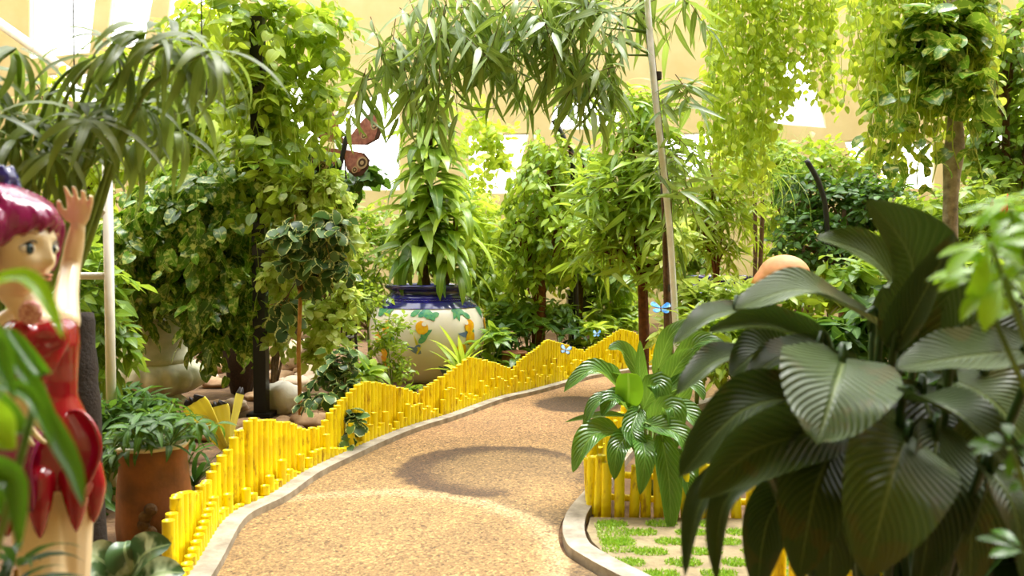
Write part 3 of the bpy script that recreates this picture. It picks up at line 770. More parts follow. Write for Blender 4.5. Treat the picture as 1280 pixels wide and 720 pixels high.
tube(l, smooth_path([H(-.017, .0855, -.064), H(0, .0975, -.070), H(.017, .0855, -.064)], 13), np.array([.6, 1.4, 2.0, 2.5, 2.9, 3, 3, 3, 2.9, 2.5, 2.0, 1.4, .6]) * .001, 8)
l.build('lips', M['lip'], st_root)
# hair: a cap with swept locks and fringe, and a dark bun
hm = MB()
ball(hm, H(0, -0.018, 0.028), 1.0, 0, 40, 28, lambda V: np.array([list(HX * (v[0] * .094) + HF * (v[1] * (.096 if v[1] > 0 else .098)) + HU * (v[2] * .093 if v[2] > 0 else v[2] * (.05 if v[1] > -0.05 else .1))) for v in V]))
for k in range(13):
    f = -1 + 2 * k / 12.0
    x0 = f * 0.085; ln = 0.045 + 0.02 * (k % 3)
    top = H(f * 0.03 + 0.02, 0.0, 0.126); m1 = H(f * 0.066, 0.074 - 0.03 * abs(f), 0.086); tipz = 0.048 - 0.05 * abs(f) ** 2 - 0.008 * (k % 2)
    chain(hm, [top, m1, H(f * 0.083, 0.098 - 0.058 * abs(f) ** 1.6, tipz + 0.02), H(f * 0.086 + 0.008, 0.098 - 0.072 * abs(f) ** 1.5, tipz - 0.006)], [0.010, 0.016, 0.0125, 0.003], 14, 8)
for sx in (-1, 1):
    for k in range(7):
        a = 0.3 + k * 0.36
        y0 = 0.045 - k * 0.022
        chain(hm, [H(sx * 0.03, -0.01, 0.12), H(sx * 0.086, y0, 0.06), H(sx * (0.094 - 0.004 * k), y0 - 0.006, -0.005 - 0.008 * (k % 2)), H(sx * (0.084 - 0.004 * k), y0 - 0.004, -0.052 - 0.012 * (k % 3))], [0.01, 0.017, 0.014, 0.004], 14, 8)
remeshed(hm, 'hair', M['hair'], st_root, 0.0036, 3)
hb = MB(); ball(hb, H(-0.012, -0.03, 0.146), (0.036, 0.036, 0.03), 0, 20, 14)
for k in range(6): chain(hb, [H(-0.012 + .03 * math.cos(k), -0.03 + .03 * math.sin(k), 0.13), H(-0.012 + .022 * math.cos(k + .8), -0.03 + .022 * math.sin(k + .8), 0.17)], [0.012, 0.008], 6, 8)
remeshed(hb, 'hair_bun', M['cobalt'], st_root, 0.004, 3)
# dress
dm = MB()
ring_loft(dm, [(S(47, 398, 0.025), .070, .046), (S(48, 408, 0.018), .080, .060), (S(50, 430, 0.012), .079, .070), (S(52, 456, 0.02), .0735, .064), (S(54, 476, 0.028), .069, .055), (S(55, 494, 0.03), .0675, .053), (S(55, 500, 0.03), .070, .056), (S(56, 520, 0.03), .084, .066), (S(57, 550, 0.03), .0955, .075), (S(58, 580, 0.03), .098, .078), (S(58, 606, 0.03), .090, .074)], TY2, 40)
for sx in (-1, 1): ball(dm, S(46 + sx * 17, 420, -0.028 + sx * 0.012), (0.036, 0.034, 0.034), 0, 16, 12)
# pleat sweeping from the shoulder down to the hip
for q in range(3): tube(dm, smooth_path([S(84 - q * 7, 425, -0.01), S(70 - q * 8, 455, -0.042), S(52 - q * 8, 482, -0.042)], 10), 0.006, 6)
for a_ in np.linspace(0, 2 * PI, 9)[:-1]:
    c = S(58, 606, 0.03); x, y = .088 * math.cos(a_ + .3), .072 * math.sin(a_ + .3)
    P = Vector((c.x + x, c.y + y, c.z + 0.03)); chain(dm, [P, P + Vector((x * .12, y * .12, -.05)), P + Vector((x * .1, y * .1, -.12))], [0.03, 0.027, 0.006], 8, 10)
remeshed(dm, 'dress', M['dress'], st_root, 0.0045, 5)
for k, (p0, p1, p2, wd) in enumerate(((S(46, 520, -0.05), S(20, 575, -0.085), S(38, 640, -0.07), 0.10), (S(20, 530, -0.04), S(-12, 590, -0.06), S(-4, 650, -0.03), 0.10), (S(85, 515, 0.0), S(108, 560, -0.015), S(98, 618, -0.01), 0.075))):
    m = MB(); big_leaf(m, p0, p1, p2, wd, (0.1 * (k - 1), -1, 0.25), 'ovate', 14, 5, 0.4, 0.01)
    po = m.build('skirt_petal', M['petal'] if k < 2 else M['dress'], st_root)
    sd = po.modifiers.new('s', 'SOLIDIFY'); sd.thickness = 0.006
m = MB()
for k in range(9):
    a = k * 0.7; c = S(38 + 8 * math.cos(a), 391 + 8 * math.sin(a), -0.06)
    ball(m, c, (0.012, 0.01, 0.014), 0, 10, 8)
m.build('flower_corsage', M['corsage'], st_root)
m = MB()
for k in range(5): big_leaf(m, S(106, 622, -0.02), S(110 + 2 * math.cos(k * 1.25), 612, -0.02 + 0.012 * math.sin(k * 1.25)), S(113 + 3 * math.cos(k * 1.25), 603 + 3 * math.sin(k), -0.02 + 0.016 * math.sin(k * 1.25)), 0.014, (math.cos(k * 1.25), math.sin(k * 1.25), 0.2), 'ovate', 6, 2, 0.4)
m.build('skirt_bud', M['pink'], st_root)

# ================================================================== PAINTED POTS
def painted_pot(name, label, c, dracaena=None, sc=1.0, group=None):
    t = thing(name, label, 'pot', c, group)
    prof = [(.30, 0), (.40, .0), (.46, .06), (.56, .2), (.635, .36), (.662, .52), (.655, .66), (.615, .78), (.55, .87), (.49, .925)]
    P = [(q[0] * sc, q[1] * sc) for q in prof]; zz = np.array([q[1] for q in P][1:]); rr = np.array([q[0] for q in P][1:])
    sp = [tuple(q) for q in smooth_path([(a, b, 0) for a, b in P[1:]], 40)]; sp = [(q[0], q[1]) for q in sp]
    m = MB(); lathe(m, [(0.01, 0.0)] + sp, c, 64); m.build('pot_body', M['potwhite'], t)
    m = MB(); col = [(.492, .915), (.475, .95), (.435, .975), (.425, 1.0), (.45, 1.03), (.485, 1.05), (.492, 1.072), (.47, 1.09), (.43, 1.085), (.40, 1.05), (.385, .9)]
    col = [(.592, .835), (.566, .865), (.535, .89), (.505, .925)] + col
    lathe(m, [(a * sc, b * sc) for a, b in col], c, 64, 0)
    # scalloped lower edge of the blue collar
    m.build('pot_collar', M['cobalt'], t)
    m = MB(); lathe(m, [(.385 * sc, .98 * sc), (.2 * sc, 1.0 * sc), (0.01, 1.01 * sc)], c, 32); m.build('potting_soil', M['soil'], t)
    def surf(th, z, off=0.004):
        r = float(np.interp(z, [q[1] for q in sp], [q[0] for q in sp])) + off
        return Vector((c[0] + r * math.sin(th), c[1] - r * math.cos(th), c[2] + z))
    def patch(m, th, z, w, h, rot, prof, mat, off=0.004):
        K, A = 8, 3; V = []; r0 = .62 * sc
        for k in range(K + 1):
            tt = k / K; wd = max(0.02, float(PROF[prof](np.array([tt]))[0])) * w / 2
            for j in range(-A, A + 1):
                x, y = wd * j / A, (tt - .5) * h
                xr, yr = x * math.cos(rot) - y * math.sin(rot), x * math.sin(rot) + y * math.cos(rot)
                V.append(tuple(surf(th + xr / r0, min(max(z + yr, .02), .92 * sc), off)))
        n = 2 * A + 1
        m.add(np.array(V), [[k * n + j, k * n + j + 1, (k + 1) * n + j + 1, (k + 1) * n + j] for k in range(K) for j in range(n - 1)], mat)
    mats = [M['motifleaf'], M['lemon'], M['motifstem'], M['motifblue'], M['potwhite']]
    for q in range(7):
        th = -0.72 + q * 2 * PI / 7 * 0.82 if q < 4 else 2.0 + (q - 4) * 0.95
        m = MB(); big = q in (0, 2)
        cz = .66 * sc
        for k in range(9):
            a = rnd.uniform(0, 2 * PI); d = rnd.uniform(.05, .15) * sc
            patch(m, th + d * math.cos(a) / .62, cz + .1 * sc + abs(d * math.sin(a)) * .7 - (0.28 * sc if k > 6 else 0), .06 * sc, .14 * sc, rnd.uniform(0, 6), 'ovate', 0, .003 + .0008 * k)
        for k in range(4 if big else 1):
            patch(m, th + (rnd.uniform(-.13, .13) if big else 0), cz + (-.02 - .13 * k if big else -.02) * sc, .125 * sc, .15 * sc, rnd.uniform(-.5, .5), 'round', 1, .011 + .0008 * k)
        patch(m, th + .04, cz + .02 * sc, .05 * sc, .05 * sc, 0, 'round', 4, .016)
        patch(m, th - .09, cz - .18 * sc, .025 * sc, .2 * sc, .3, 'lance', 2, .005)
        patch(m, th - .05, cz - .26 * sc, .022 * sc, .12 * sc, -.5, 'lance', 2, .006)
        m.build('lemon_motif', mats, t)
    for th, z, rot in ((-.12, .40, 1.1), (.42, .16, .9), (.75, .55, 1.4)):
        m = MB(); patch(m, th, z * sc, .06 * sc, .17 * sc, rot, 'lance', 3, .004); patch(m, th + .05, (z + .03) * sc, .04 * sc, .09 * sc, rot + 1.0, 'lance', 3, .005)
        m.build('bird_motif', mats, t)
    return t
P1 = Vector((gx(534, 9.1), 9.1, 0))
painted_pot('painted_pot', 'huge white pot with cobalt blue rim and painted lemons, behind the yellow fence', P1, sc=0.99)
P2 = Vector((gx(901, 12.5), 12.5, 0))
painted_pot('painted_pot', 'far lemon-painted pot with dark rim, half hidden left of the salmon sculpture', P2, sc=1.02)

# ================================================================== URN, TERRACOTTA, WICKER, FURNITURE
U = Vector((gx(193, 7.4), 7.4, 0))
t = thing('stone_urn', 'pale stone garden urn with fluted bowl under the trailing pothos', 'urn', U)
m = MB(); lathe(m, [(.01, 0), (.26, 0), (.26, .05), (.22, .08), (.2, .1)], U, 40); m.build('foot', M['stone'], t)
m = MB()
rp = lambda a, z: 1 + 0.11 * np.abs(np.sin(a * 9)) * max(0, math.sin(min(max((z - .1) / .3, 0), 1) * PI)) ** .5
lathe(m, [(.18, .1), (.30, .13), (.40, .2), (.425, .27), (.40, .34), (.34, .39), (.31, .41)], U, 132, 0, rp); m.build('fluted_bowl', M['stone'], t)
m = MB(); lathe(m, [(.31, .40), (.325, .42), (.325, .45), (.30, .47), (.29, .6), (.30, .64), (.295, .78), (.31, .95), (.35, 1.05), (.40, 1.1), (.41, 1.13), (.38, 1.15), (.33, 1.1), (.02, 1.06)], U, 48); m.build('body', M['stone'], t)

T = Vector((-1.71, 3.78, 0))
t = thing('planter', 'rust brown hollow-log planter with cracked pale rim, planted with dark leaves', 'planter', T)
m = MB(); nz = lambda a, z: 1 + .05 * np.sin(a * 3 + z * 4) + .03 * np.sin(a * 7 + z * 9)
lathe(m, [(.01, 0), (.165, 0), (.17, .1), (.165, .25), (.15, .4), (.155, .465)], T, 48, 0, nz)
lathe(m, [(.155, .465), (.163, .478), (.155, .488), (.143, .48), (.138, .44), (.13, .40)], T, 48, 1, nz)
m.build('log_pot', [M['terracotta'], M['cream']], t)
m = MB()
for k in range(5):
    ball(m, T + Vector((0.04 + .02 * math.sin(k * 2), -.165, .07 + k * .035)), (.032, .018, .03), 0, 10, 8)
m.build('bark_knot', M['bark'], t)
m = MB(); lathe(m, [(.139, .42), (.08, .44), (.005, .445)], T, 24); m.build('potting_soil', M['soil'], t)
m, s_ = MB(), MB()
for k in range(34):
    a = rnd.uniform(0, 2 * PI); rad = rnd.uniform(0.02, .10); b = T + Vector((rad * math.cos(a), rad * math.sin(a), .43))
    e = b + Vector((math.cos(a) * rnd.uniform(.03, .24), math.sin(a) * rnd.uniform(.03, .24), rnd.uniform(.02, .20)))
    tube(s_, smooth_path([b, (b + e) / 2 + Vector((0, 0, .03)), e], 5), .004, 4)
    whorl(m, e, (math.cos(a) * .4, math.sin(a) * .4, 1), 6, .13, .03, (-.2, .6), 1.1, 'lance', 4)
m.build('foliage', M['deep'], t); s_.build('stem', M['stemgreen'], t)

t = thing('wicker_cone', 'dark brown woven cone-shaped basket standing on the rubble left of the black post', 'basket', base_at(300, 8.0))
c = base_at(300, 8.0); c.z = 0
m = MB(); H_ = .80
lathe(m, [(.06, 0), (.10, .02), (.27, H_), (.285, H_ + .02), (.265, H_ + .02), (.08, .06)], c, 30, 0, lambda a, z: 1 + .035 * np.sin(a * 15 + z * 60))
m.build('woven_body', M['wicker'], t)
m = MB(); a = np.linspace(0, 2 * PI, 41); tube(m, [(c.x + .28 * math.cos(q), c.y + .28 * math.sin(q), H_ + .02) for q in a], .022, 8, cap=False); m.build('rim', M['wicker'], t)

bp = base_at(325, 6.85)
t = thing('post', 'black square post rising behind the fence left of the white boulder', 'post', bp)
m = MB(); box(m, bp + Vector((0, 0, 1.7)), (.105, .105, 3.4)); m.build('shaft', M['black'], t, False)
m = MB(); box(m, bp + Vector((0, 0, .02)), (.2, .2, .04)); m.build('base_plate', M['black'], t, False)

c = base_at(422, 9.6)
t = thing('folding_chair', 'small dark iron garden chair with slatted seat left of the lemon pot', 'chair', c)
def cp(x, y, z): return c + Vector((x, y, z))
m = MB()
for k in range(6): box(m, cp(-.17 + k * .068, 0, .42), (.05, .36, .018))
m.build('seat', M['iron'], t, False)
for x, y in ((-.18, -.17), (.18, -.17), (-.18, .17), (.18, .17)):
    m = MB(); tube(m, [cp(x, y, .42), cp(x * 1.1, y * 1.15, 0)], .013, 8); m.build('leg', M['iron'], t)
m = MB()
for k in range(7): tube(m, [cp(-.18 + k * .06, .18, .42), cp(-.18 + k * .06, .24, .9)], .010, 6)
tube(m, [cp(-.2, .24, .9), cp(.2, .24, .9)], .014, 8); m.build('backrest', M['iron'], t)

c = base_at(728, 11.2)
t = thing('box_planter', 'black box planter on two slab legs in the shade beneath the round leafy trees', 'planter', c)
m = MB(); box(m, c + Vector((0, 0, .74)), (.42, .34, .40)); m.build('box', M['black'], t, False)
for s_ in (-1, 1):
    m = MB(); box(m, c + Vector((s_ * .14, 0, .27)), (.09, .3, .54)); m.build('leg', M['black'], t, False)

c = base_at(643, 8.9)
t = thing('plant_pot', 'small round brown clay pot at the fence dip between the leafy shrubs', 'pot', c)
m = MB(); lathe(m, [(.01, 0), (.09, 0), (.135, .1), (.15, .2), (.14, .27), (.12, .3)], c, 32); m.build('pot_body', M['terracotta'], t)
m = MB(); lathe(m, [(.12, .3), (.145, .305), (.145, .33), (.12, .33), (.11, .28), (.01, .27)], c, 32); m.build('pot_rim', M['terracotta'], t)

# white pipe frame beside the statue
t = thing('pipe_frame', 'white painted pipe frame with post and cross rail behind the statue hand', 'frame', base_at(136, 4.4))
fa, fb = base_at(136, 4.4), base_at(-30, 4.4)
m = MB(); tube(m, [fa, Vector((fa.x, fa.y, W(136, 205, 4.4).z))], .026, 12); m.build('post', M['whitepaint'], t)
m = MB(); tube(m, [fb, Vector((fb.x, fb.y, W(136, 205, 4.4).z))], .026, 12); m.build('post', M['whitepaint'], t)
m = MB(); z = W(90, 266, 4.4).z; tube(m, [Vector((fb.x, fb.y, z)), Vector((fa.x, fa.y, z))], .026, 12); m.build('rail', M['whitepaint'], t)
m = MB(); z = W(90, 345, 4.4).z; tube(m, [Vector((fb.x, fb.y, z)), Vector((fa.x, fa.y, z))], .02, 12); m.build('rail', M['whitepaint'], t)
# roof strut
m = MB(); tube(m, [W(-70, -20, 12.0), W(146, 133, 12.0), W(400, 330, 12.4)], .075, 12)
tag(m.build('trim_3', M['whitepaint'], None), kind='structure')
# hanging tube and straw hat
c = W(253, 104, 3.6)
t = thing('hanging_lamp', 'slim black cylinder hanging among the leaves above the pothos column', 'lamp', c)
m = MB(); lathe(m, [(.005, -.085), (.019, -.085), (.021, -.08), (.021, .08), (.017, .086), (.004, .088)], c, 20); m.build('lamp_body', M['black'], t)
m = MB(); lathe(m, [(.0225, -.06), (.0225, -.052)], c, 20); m.build('ring', M['iron'], t)
m = MB(); tube(m, [c + Vector((0, 0, .085)), Vector((c.x, c.y, 9.0))], .003, 5); m.build('cord', M['black'], t)
c = W(94, 150, 3.4)
t = thing('hanging_basket', 'brown straw dish with pale slats hanging behind the drooping palm leaves', 'basket', c)
m = MB(); lathe(m, [(.01, .075), (.05, .07), (.09, .045), (.135, .01), (.155, -.02), (.15, -.03), (.12, -.005), (.01, .05)], c, 32, 0, lambda a, z: 1 + .02 * np.sin(a * 20)); m.build('dish', M['straw'], t)
m = MB()
for k in range(3): box(m, c + Vector((0.02, 0, -.055 - .02 * k)), (.24 - .03 * k, .05, .008))
m.build('slat', M['whitepaint'], t, False)
m = MB(); tube(m, [c + Vector((0, 0, .07)), Vector((c.x, c.y, 9.0))], .003, 5)
for s_ in (-1, 1): tube(m, [c + Vector((s_ * .1, 0, -.1)), c + Vector((s_ * .12, 0, .01))], .003, 4)
m.build('cord', M['iron'], t)

# ================================================================== ROCKS
def rock(r, mat, name, loc, lab, cat='rock', group=None, flat=0.6, seed=0):
    b = bmesh.new(); bmesh.ops.create_icosphere(b, subdivisions=3, radius=1.0)
    off = Vector((seed * 3.1, seed * 1.7, seed * .9))
    for v in b.verts:
        d = v.co.normalized(); n = mnoise.noise(d * 1.3 + off) * .38 + mnoise.noise(d * 3.2 + off) * .14
        v.co = d * (1 + n); v.co.z *= flat; v.co *= r
        if v.co.z < -r * flat * .55: v.co.z = -r * flat * .55
    for f in b.faces: f.smooth = True
    me = bpy.data.meshes.new(name); b.to_mesh(me); b.free(); me.materials.append(mat)
    o = bpy.data.objects.new(name, me); C.objects.link(o); o.location = (loc[0], loc[1], r * flat * .5)
    return tag(o, lab, cat, group)
protos = []
k = 0; placed = []
while k < 100:
    Y = rnd.uniform(5.9, 10.2); px = rnd.uniform(205, 400) if k < 88 else rnd.uniform(400, 470)
    x = gx(px, Y); r = rnd.uniform(.06, .17)
    if any((x - a) ** 2 + (Y - b) ** 2 < ((r + c_) * .8) ** 2 for a, b, c_ in placed): k += .2; continue
    kx = min(((p.x - x) ** 2 + (p.y - Y) ** 2) for p in KLs)
    if kx < .35 ** 2 or math.hypot(x - U.x, Y - U.y) < .5 + r or math.hypot(x - bp.x, Y - bp.y) < .2 + r or math.hypot(x + 2.72, Y - 8.0) < .2 + r or math.hypot(x - gx(352, 7.1), Y - 7.1) < .25 + r: k += .2; continue
    placed.append((x, Y, r)); k += 1
    if len(protos) < 8:
        o = rock(r, M['rock'] if len(protos) % 3 else M['rockpale'], 'stone', (x, Y), 'rough tan stone lying in the rubble bed behind the yellow fence', 'stone', 'rubble stones behind the fence', rnd.uniform(.5, .75), len(protos) + 1)
        o['r'] = r; protos.append(o)
    else:
        q = rnd.choice(protos); o = q.copy(); C.objects.link(o); s_ = r / q['r']
        o.scale = (s_ * rnd.uniform(.8, 1.3), s_, s_ * rnd.uniform(.7, 1.1)); o.location = (x, Y, q.location.z * s_ * .9); o.rotation_euler = (0, 0, rnd.uniform(0, 6))
for q in C.objects:
    if 'r' in q.keys(): del q['r']
rock(.20, simple('white_boulder', (240, 232, 220), .8, scale=5, bump=.3, var=.05), 'boulder', (gx(352, 7.1), 7.1), 'smooth white boulder at the foot of the thin orange stem', 'boulder', None, .95, 21)
rock(.17, M['rockpale'], 'boulder', (gx(396, 8.6), 8.6), 'pinkish boulder behind the variegated shrub, under the iron chair', 'boulder', None, .9, 22)
rock(.30, M['rockpale'], 'boulder', (gx(372, 9.9), 9.9), 'large pale pink boulder far behind the orange stem', 'boulder', None, .8, 23)
rock(.24, M['rockpale'], 'boulder', (gx(762, 10.7), 10.7), 'pale rounded boulder under the red-brown trunk beyond the fence', 'boulder', None, .9, 24)

# ================================================================== BUTTERFLIES
def wing_mesh(mb, hinge, out, fwd, L, spec, mat=0, rimmat=1, thick=.003, rim=.12, nrm_=None):
    """a wing outline (radius by angle) fanned from the hinge, with a darker rim"""
    n = len(spec); nn = Vector(out).cross(Vector(fwd)).normalized() * thick
    inner, outer = [], []
    for a, r in spec:
        d = Vector(out) * math.cos(a) + Vector(fwd) * math.sin(a); outer.append(Vector(hinge) + d * r * L); inner.append(Vector(hinge) + d * r * L * (1 - rim))
    V = [Vector(hinge) + nn] + [p + nn for p in inner] + [p for p in outer] + [Vector(hinge) - nn] + [p - nn for p in inner]
    F3 = [[0, 1 + i, 2 + i] for i in range(n - 1)] + [[2 * n + 1, 2 * n + 3 + i, 2 * n + 2 + i] for i in range(n - 1)]
    F4 = [[1 + i, n + 1 + i, n + 2 + i, 2 + i] for i in range(n - 1)] + [[2 * n + 2 + i, 2 * n + 3 + i, n + 2 + i, n + 1 + i] for i in range(n - 1)]
    off = mb.n; mb.add([tuple(v) for v in V], F3, mat); mb.more(F4, off, rimmat)
FW = [(math.radians(a), r) for a, r in ((-2, .15), (2, .55), (12, .8), (25, .9), (38, .98), (50, 1.0), (56, .93), (60, .6), (64, .15))]
HW = [(math.radians(a), r) for a, r in ((-75, .12), (-68, .45), (-55, .66), (-42, .74), (-28, .74), (-14, .68), (-4, .5), (0, .15))]
def butterfly(name, label, c, span, normal, head, mat, rim, fold=.25, tilt=1.0, rod=None, rings=None, group=None, rimw=.14):
    t = thing(name, label, 'butterfly' if rod is None else 'sculpture', c, group)
    n = Vector(normal).normalized(); h = Vector(head); h = (h - n * h.dot(n)).normalized(); s = h.cross(n)
    m = MB(); L = span / 2
    chain(m, [Vector(c) - h * L * .42, Vector(c), Vector(c) + h * L * .28], [L * .035, L * .06, L * .045], 10, 8); ball(m, Vector(c) + h * L * .36, L * .055)
    bo_ = m.build('body', M['wingdark'], t)
    for q in (-1, 1):
        m = MB(); tube(m, smooth_path([Vector(c) + h * L * .38, Vector(c) + h * L * .6 + s * q * L * .12, Vector(c) + h * L * .72 + s * q * L * .22], 6), L * .012, 5); m.build('antenna', M['wingdark'], bo_)
    for q in (-1, 1):
        o_ = (s * q * math.cos(fold) + n * math.sin(fold))
        m = MB(); wing_mesh(m, Vector(c) + h * L * .1, o_, h, L, FW, rim=rimw); 
        fwg = m.build('forewing', [mat, rim], t, False)
        m2 = MB(); wing_mesh(m2, Vector(c) - h * L * .02 - n * .004, o_, h, L, HW, rim=rimw); hwg = m2.build('hindwing', [mat, rim], t, False)
        if rings:
            for (u, v, rr, par) in ((.62, .42, .09, fwg), (.42, .2, .07, fwg), (.5, -.26, .13, hwg), (.36, -.42, .07, hwg)):
                m = MB(); cc = Vector(c) + o_ * u * L + h * (v + (.1 if par is fwg else 0)) * L
                nn = o_.cross(h).normalized()
                for sg in (-1, 1):
                    for kk, (rk, mt) in enumerate(((rr, 0), (rr * .68, 1), (rr * .35, 0))):
                        a = np.arange(16) * 2 * PI / 16
                        V = [cc + nn * sg * (.007 + .001 * kk)] + [cc + nn * sg * (.007 + .001 * kk) + (o_ * math.cos(b_) + h * math.sin(b_)) * rk * L for b_ in a]
                        m.add([tuple(v_) for v_ in V], [[0, 1 + j, 1 + (j + 1) % 16] if sg > 0 else [0, 1 + (j + 1) % 16, 1 + j] for j in range(16)], mt)
                m.build('eye_spot', [M['wingpale'], M['wingbrown']], par, False)
    if rod is not None:
        m = MB(); tube(m, smooth_path([Vector(c) - n * .01, Vector(c).lerp(Vector(rod), .5), Vector(rod)], 10), .008, 8); m.build('support_rod', M['iron'], t)
    return t
butterfly('blue_butterfly', 'bright blue butterfly with open wings perched by the white cane trunk', W(826, 386, 6.55), .20, (0, -.55, .83), (0.1, .8, .5), M['morpho'], M['morpho'], .1)
butterfly('blue_butterfly', 'pale blue butterfly with dark edges resting on the yellow fence poles', W(707, 438, 8.52), .16, (0.1, -.75, .65), (0.2, .6, .7), M['morphopale'], M['wingdark'], .1)
butterfly('blue_butterfly', 'small blue butterfly sitting on leaves above the far fence dip', W(746, 418, 9.35), .12, (-.3, -.7, .6), (0.2, .6, .7), M['morphopale'], M['morpho'], .3)
c = W(430, 186, 7.6)
butterfly('butterfly_sculpture', 'large pink butterfly sculpture with brown edges and eye spots among the ivy', c, .92, (-.2, -.95, .15), (.15, 0, 1), M['wingpink'], M['wingbrown'], .15, rod=(c.x + .1, c.y + .12, 0), rings=True)
c = W(268, 545, 5.1)
t = thing('butterfly_sculpture', 'yellow butterfly sculpture with black wing tips behind the fence beside the black post', 'sculpture', base_at(278, 5.1))
cb = W(284, 566, 5.1)
m = MB(); chain(m, [cb + Vector((-.03, 0, -.10)), cb, cb + Vector((.05, 0, .08))], [.012, .018, .014], 10, 8); m.build('body', M['wingdark'], t)
for nm, tip, w_, up_ in (('forewing', W(238, 498, 5.05), .17, (-.1, -1, .25)), ('forewing', W(302, 486, 5.25), .06, (.8, -.6, 0)), ('hindwing', W(268, 503, 5.1), .16, (.2, -1, .2))):
    m = MB(); P0 = cb; d = (tip - P0); K, A = 12, 5; upv = Vector(up_).normalized(); X = d.cross(upv).normalized(); V = []; uvs = []
    for k in range(K + 1):
        tt = k / K; ww = w_ * (0.12 + 0.88 * min(1, tt * 1.25) ** .8) * (1 if tt < .86 else math.sqrt(max(0.06, 1 - ((tt - .86) / .16) ** 2)))
        for j in range(-A, A + 1):
            V.append(P0 + d * (tt + .03 * math.cos(j * 1.6) * (tt > .95)) + X * ww * .5 * j / A + upv * (.006 * math.cos(j * 2.2)))
    n = 2 * A + 1; F = [[k * n + j, k * n + j + 1, (k + 1) * n + j + 1, (k + 1) * n + j] for k in range(K) for j in range(n - 1)]
    off = m.n; m.add([tuple(v) for v in V], F[:-1 * (n - 1)], 0); m.more(F[-1 * (n - 1):], off, 1)
    wo = m.build(nm, [M['wingyellow'], M['wingdark']], t); sd = wo.modifiers.new('s', 'SOLIDIFY'); sd.thickness = .006
m = MB(); tube(m, [cb, Vector((cb.x + .01, cb.y + .02, 0))], .009, 8); m.build('support_rod', M['iron'], t)

# salmon sculpture
c = W(980, 342, 7.6)
t = thing('bird_sculpture', 'salmon pink rounded bird-like sculpture rising behind the big glossy leaves', 'sculpture', Vector((c.x, c.y, 0)))
m = MB(); k_ = 7.6 / FPX
ball(m, c + Vector((0, 0, -.02)), (.245, .2, .20), 0, 32, 22)
chain(m, [c + Vector((-.1, 0, .02)), c + Vector((-.24, -.02, -.1)), c + Vector((-.31, -.03, -.30))], [.12, .08, .04], 14, 14)
chain(m, [c + Vector((.12, -.05, -.05)), c + Vector((.30, -.08, -.11)), c + Vector((.44, -.1, -.22))], [.08, .05, .03], 14, 14)
remeshed(m, 'body', M['salmon'], t, .014, 6)
for s_ in (-1, 1):
    m = MB(); tube(m, smooth_path([c + Vector((s_ * .07, 0, -.15)), c + Vector((s_ * .08, .06, -.62)), Vector((c.x + s_ * .08, c.y, 0))], 10), .022, 8); m.build('leg', M['salmon'], t)

# ================================================================== PLANTS: left side
# pothos over the urn
t = thing('pothos', 'dense glossy pothos spilling over the pale stone urn', 'plant', U + Vector((0, 0, 1.06)))
m, s_ = MB(), MB()
bl = [B(235, 285, 7.0, 95, 75, w=5), B(265, 235, 7.0, 75, 50, w=3), B(170, 310, 6.9, 50, 60, w=3), B(272, 365, 7.0, 60, 55, w=3), B(285, 415, 6.95, 34, 24, w=1), B(160, 385, 6.9, 26, 20, w=.5)]
twig_cloud(m, s_, bl, 300, 7, .38, .15, .10, 'heart', .7, .7, .9, 4, twr=.004, shell=.5)
branches(s_, U + Vector((0, 0, 1.06)), bl, .02)
tops = [W(rnd.uniform(140, 330), rnd.uniform(230, 350), 6.75 + rnd.uniform(-.1, .3)) for _ in range(34)]
strands(m, s_, tops, [rnd.uniform(.35, .9) if p.x > -2.9 else rnd.uniform(.25, .6) for p in tops], .13, .095, .09)
m.build('foliage', M['pothos'], t); s_.build('stem', M['stemlime'], t)
# vine climbing the black post
t = thing('climbing_vine', 'pale green vine wrapped around the upper black post with loose hanging stems', 'vine', bp + Vector((0, .09, 0)))
m, s_ = MB(), MB()
bl = [B(335, 60, 7.0, 75, 70, w=4), B(395, 40, 7.1, 50, 60, w=3), B(350, 150, 7.0, 60, 70, w=3), B(300, 20, 6.9, 60, 60, w=2), B(330, 215, 6.8, 40, 66, w=3), B(322, 120, 6.8, 30, 50, w=2), B(400, 120, 7.2, 34, 50, w=1.2)]
twig_cloud(m, s_, bl, 210, 7, .36, .12, .09, 'heart', .6, .4, .9, 4, twr=.004)
tops = [W(rnd.uniform(325, 425), rnd.uniform(0, 190), 6.7 + rnd.uniform(-.1, .4)) for _ in range(22)]
strands(m, s_, tops, [rnd.uniform(.5, 1.5) for _ in tops], .10, .075, .13)
tube(s_, smooth_path([bp + Vector((.02, .09, 0)), bp + Vector((-.07, .07, .9)), bp + Vector((.07, .07, 1.8)), bp + Vector((-.06, .08, 2.6)), W(335, 60, 7.0)], 24), .014, 6)
m.build('foliage', M['limedeep'], t); s_.build('stem', M['stemlime'], t)
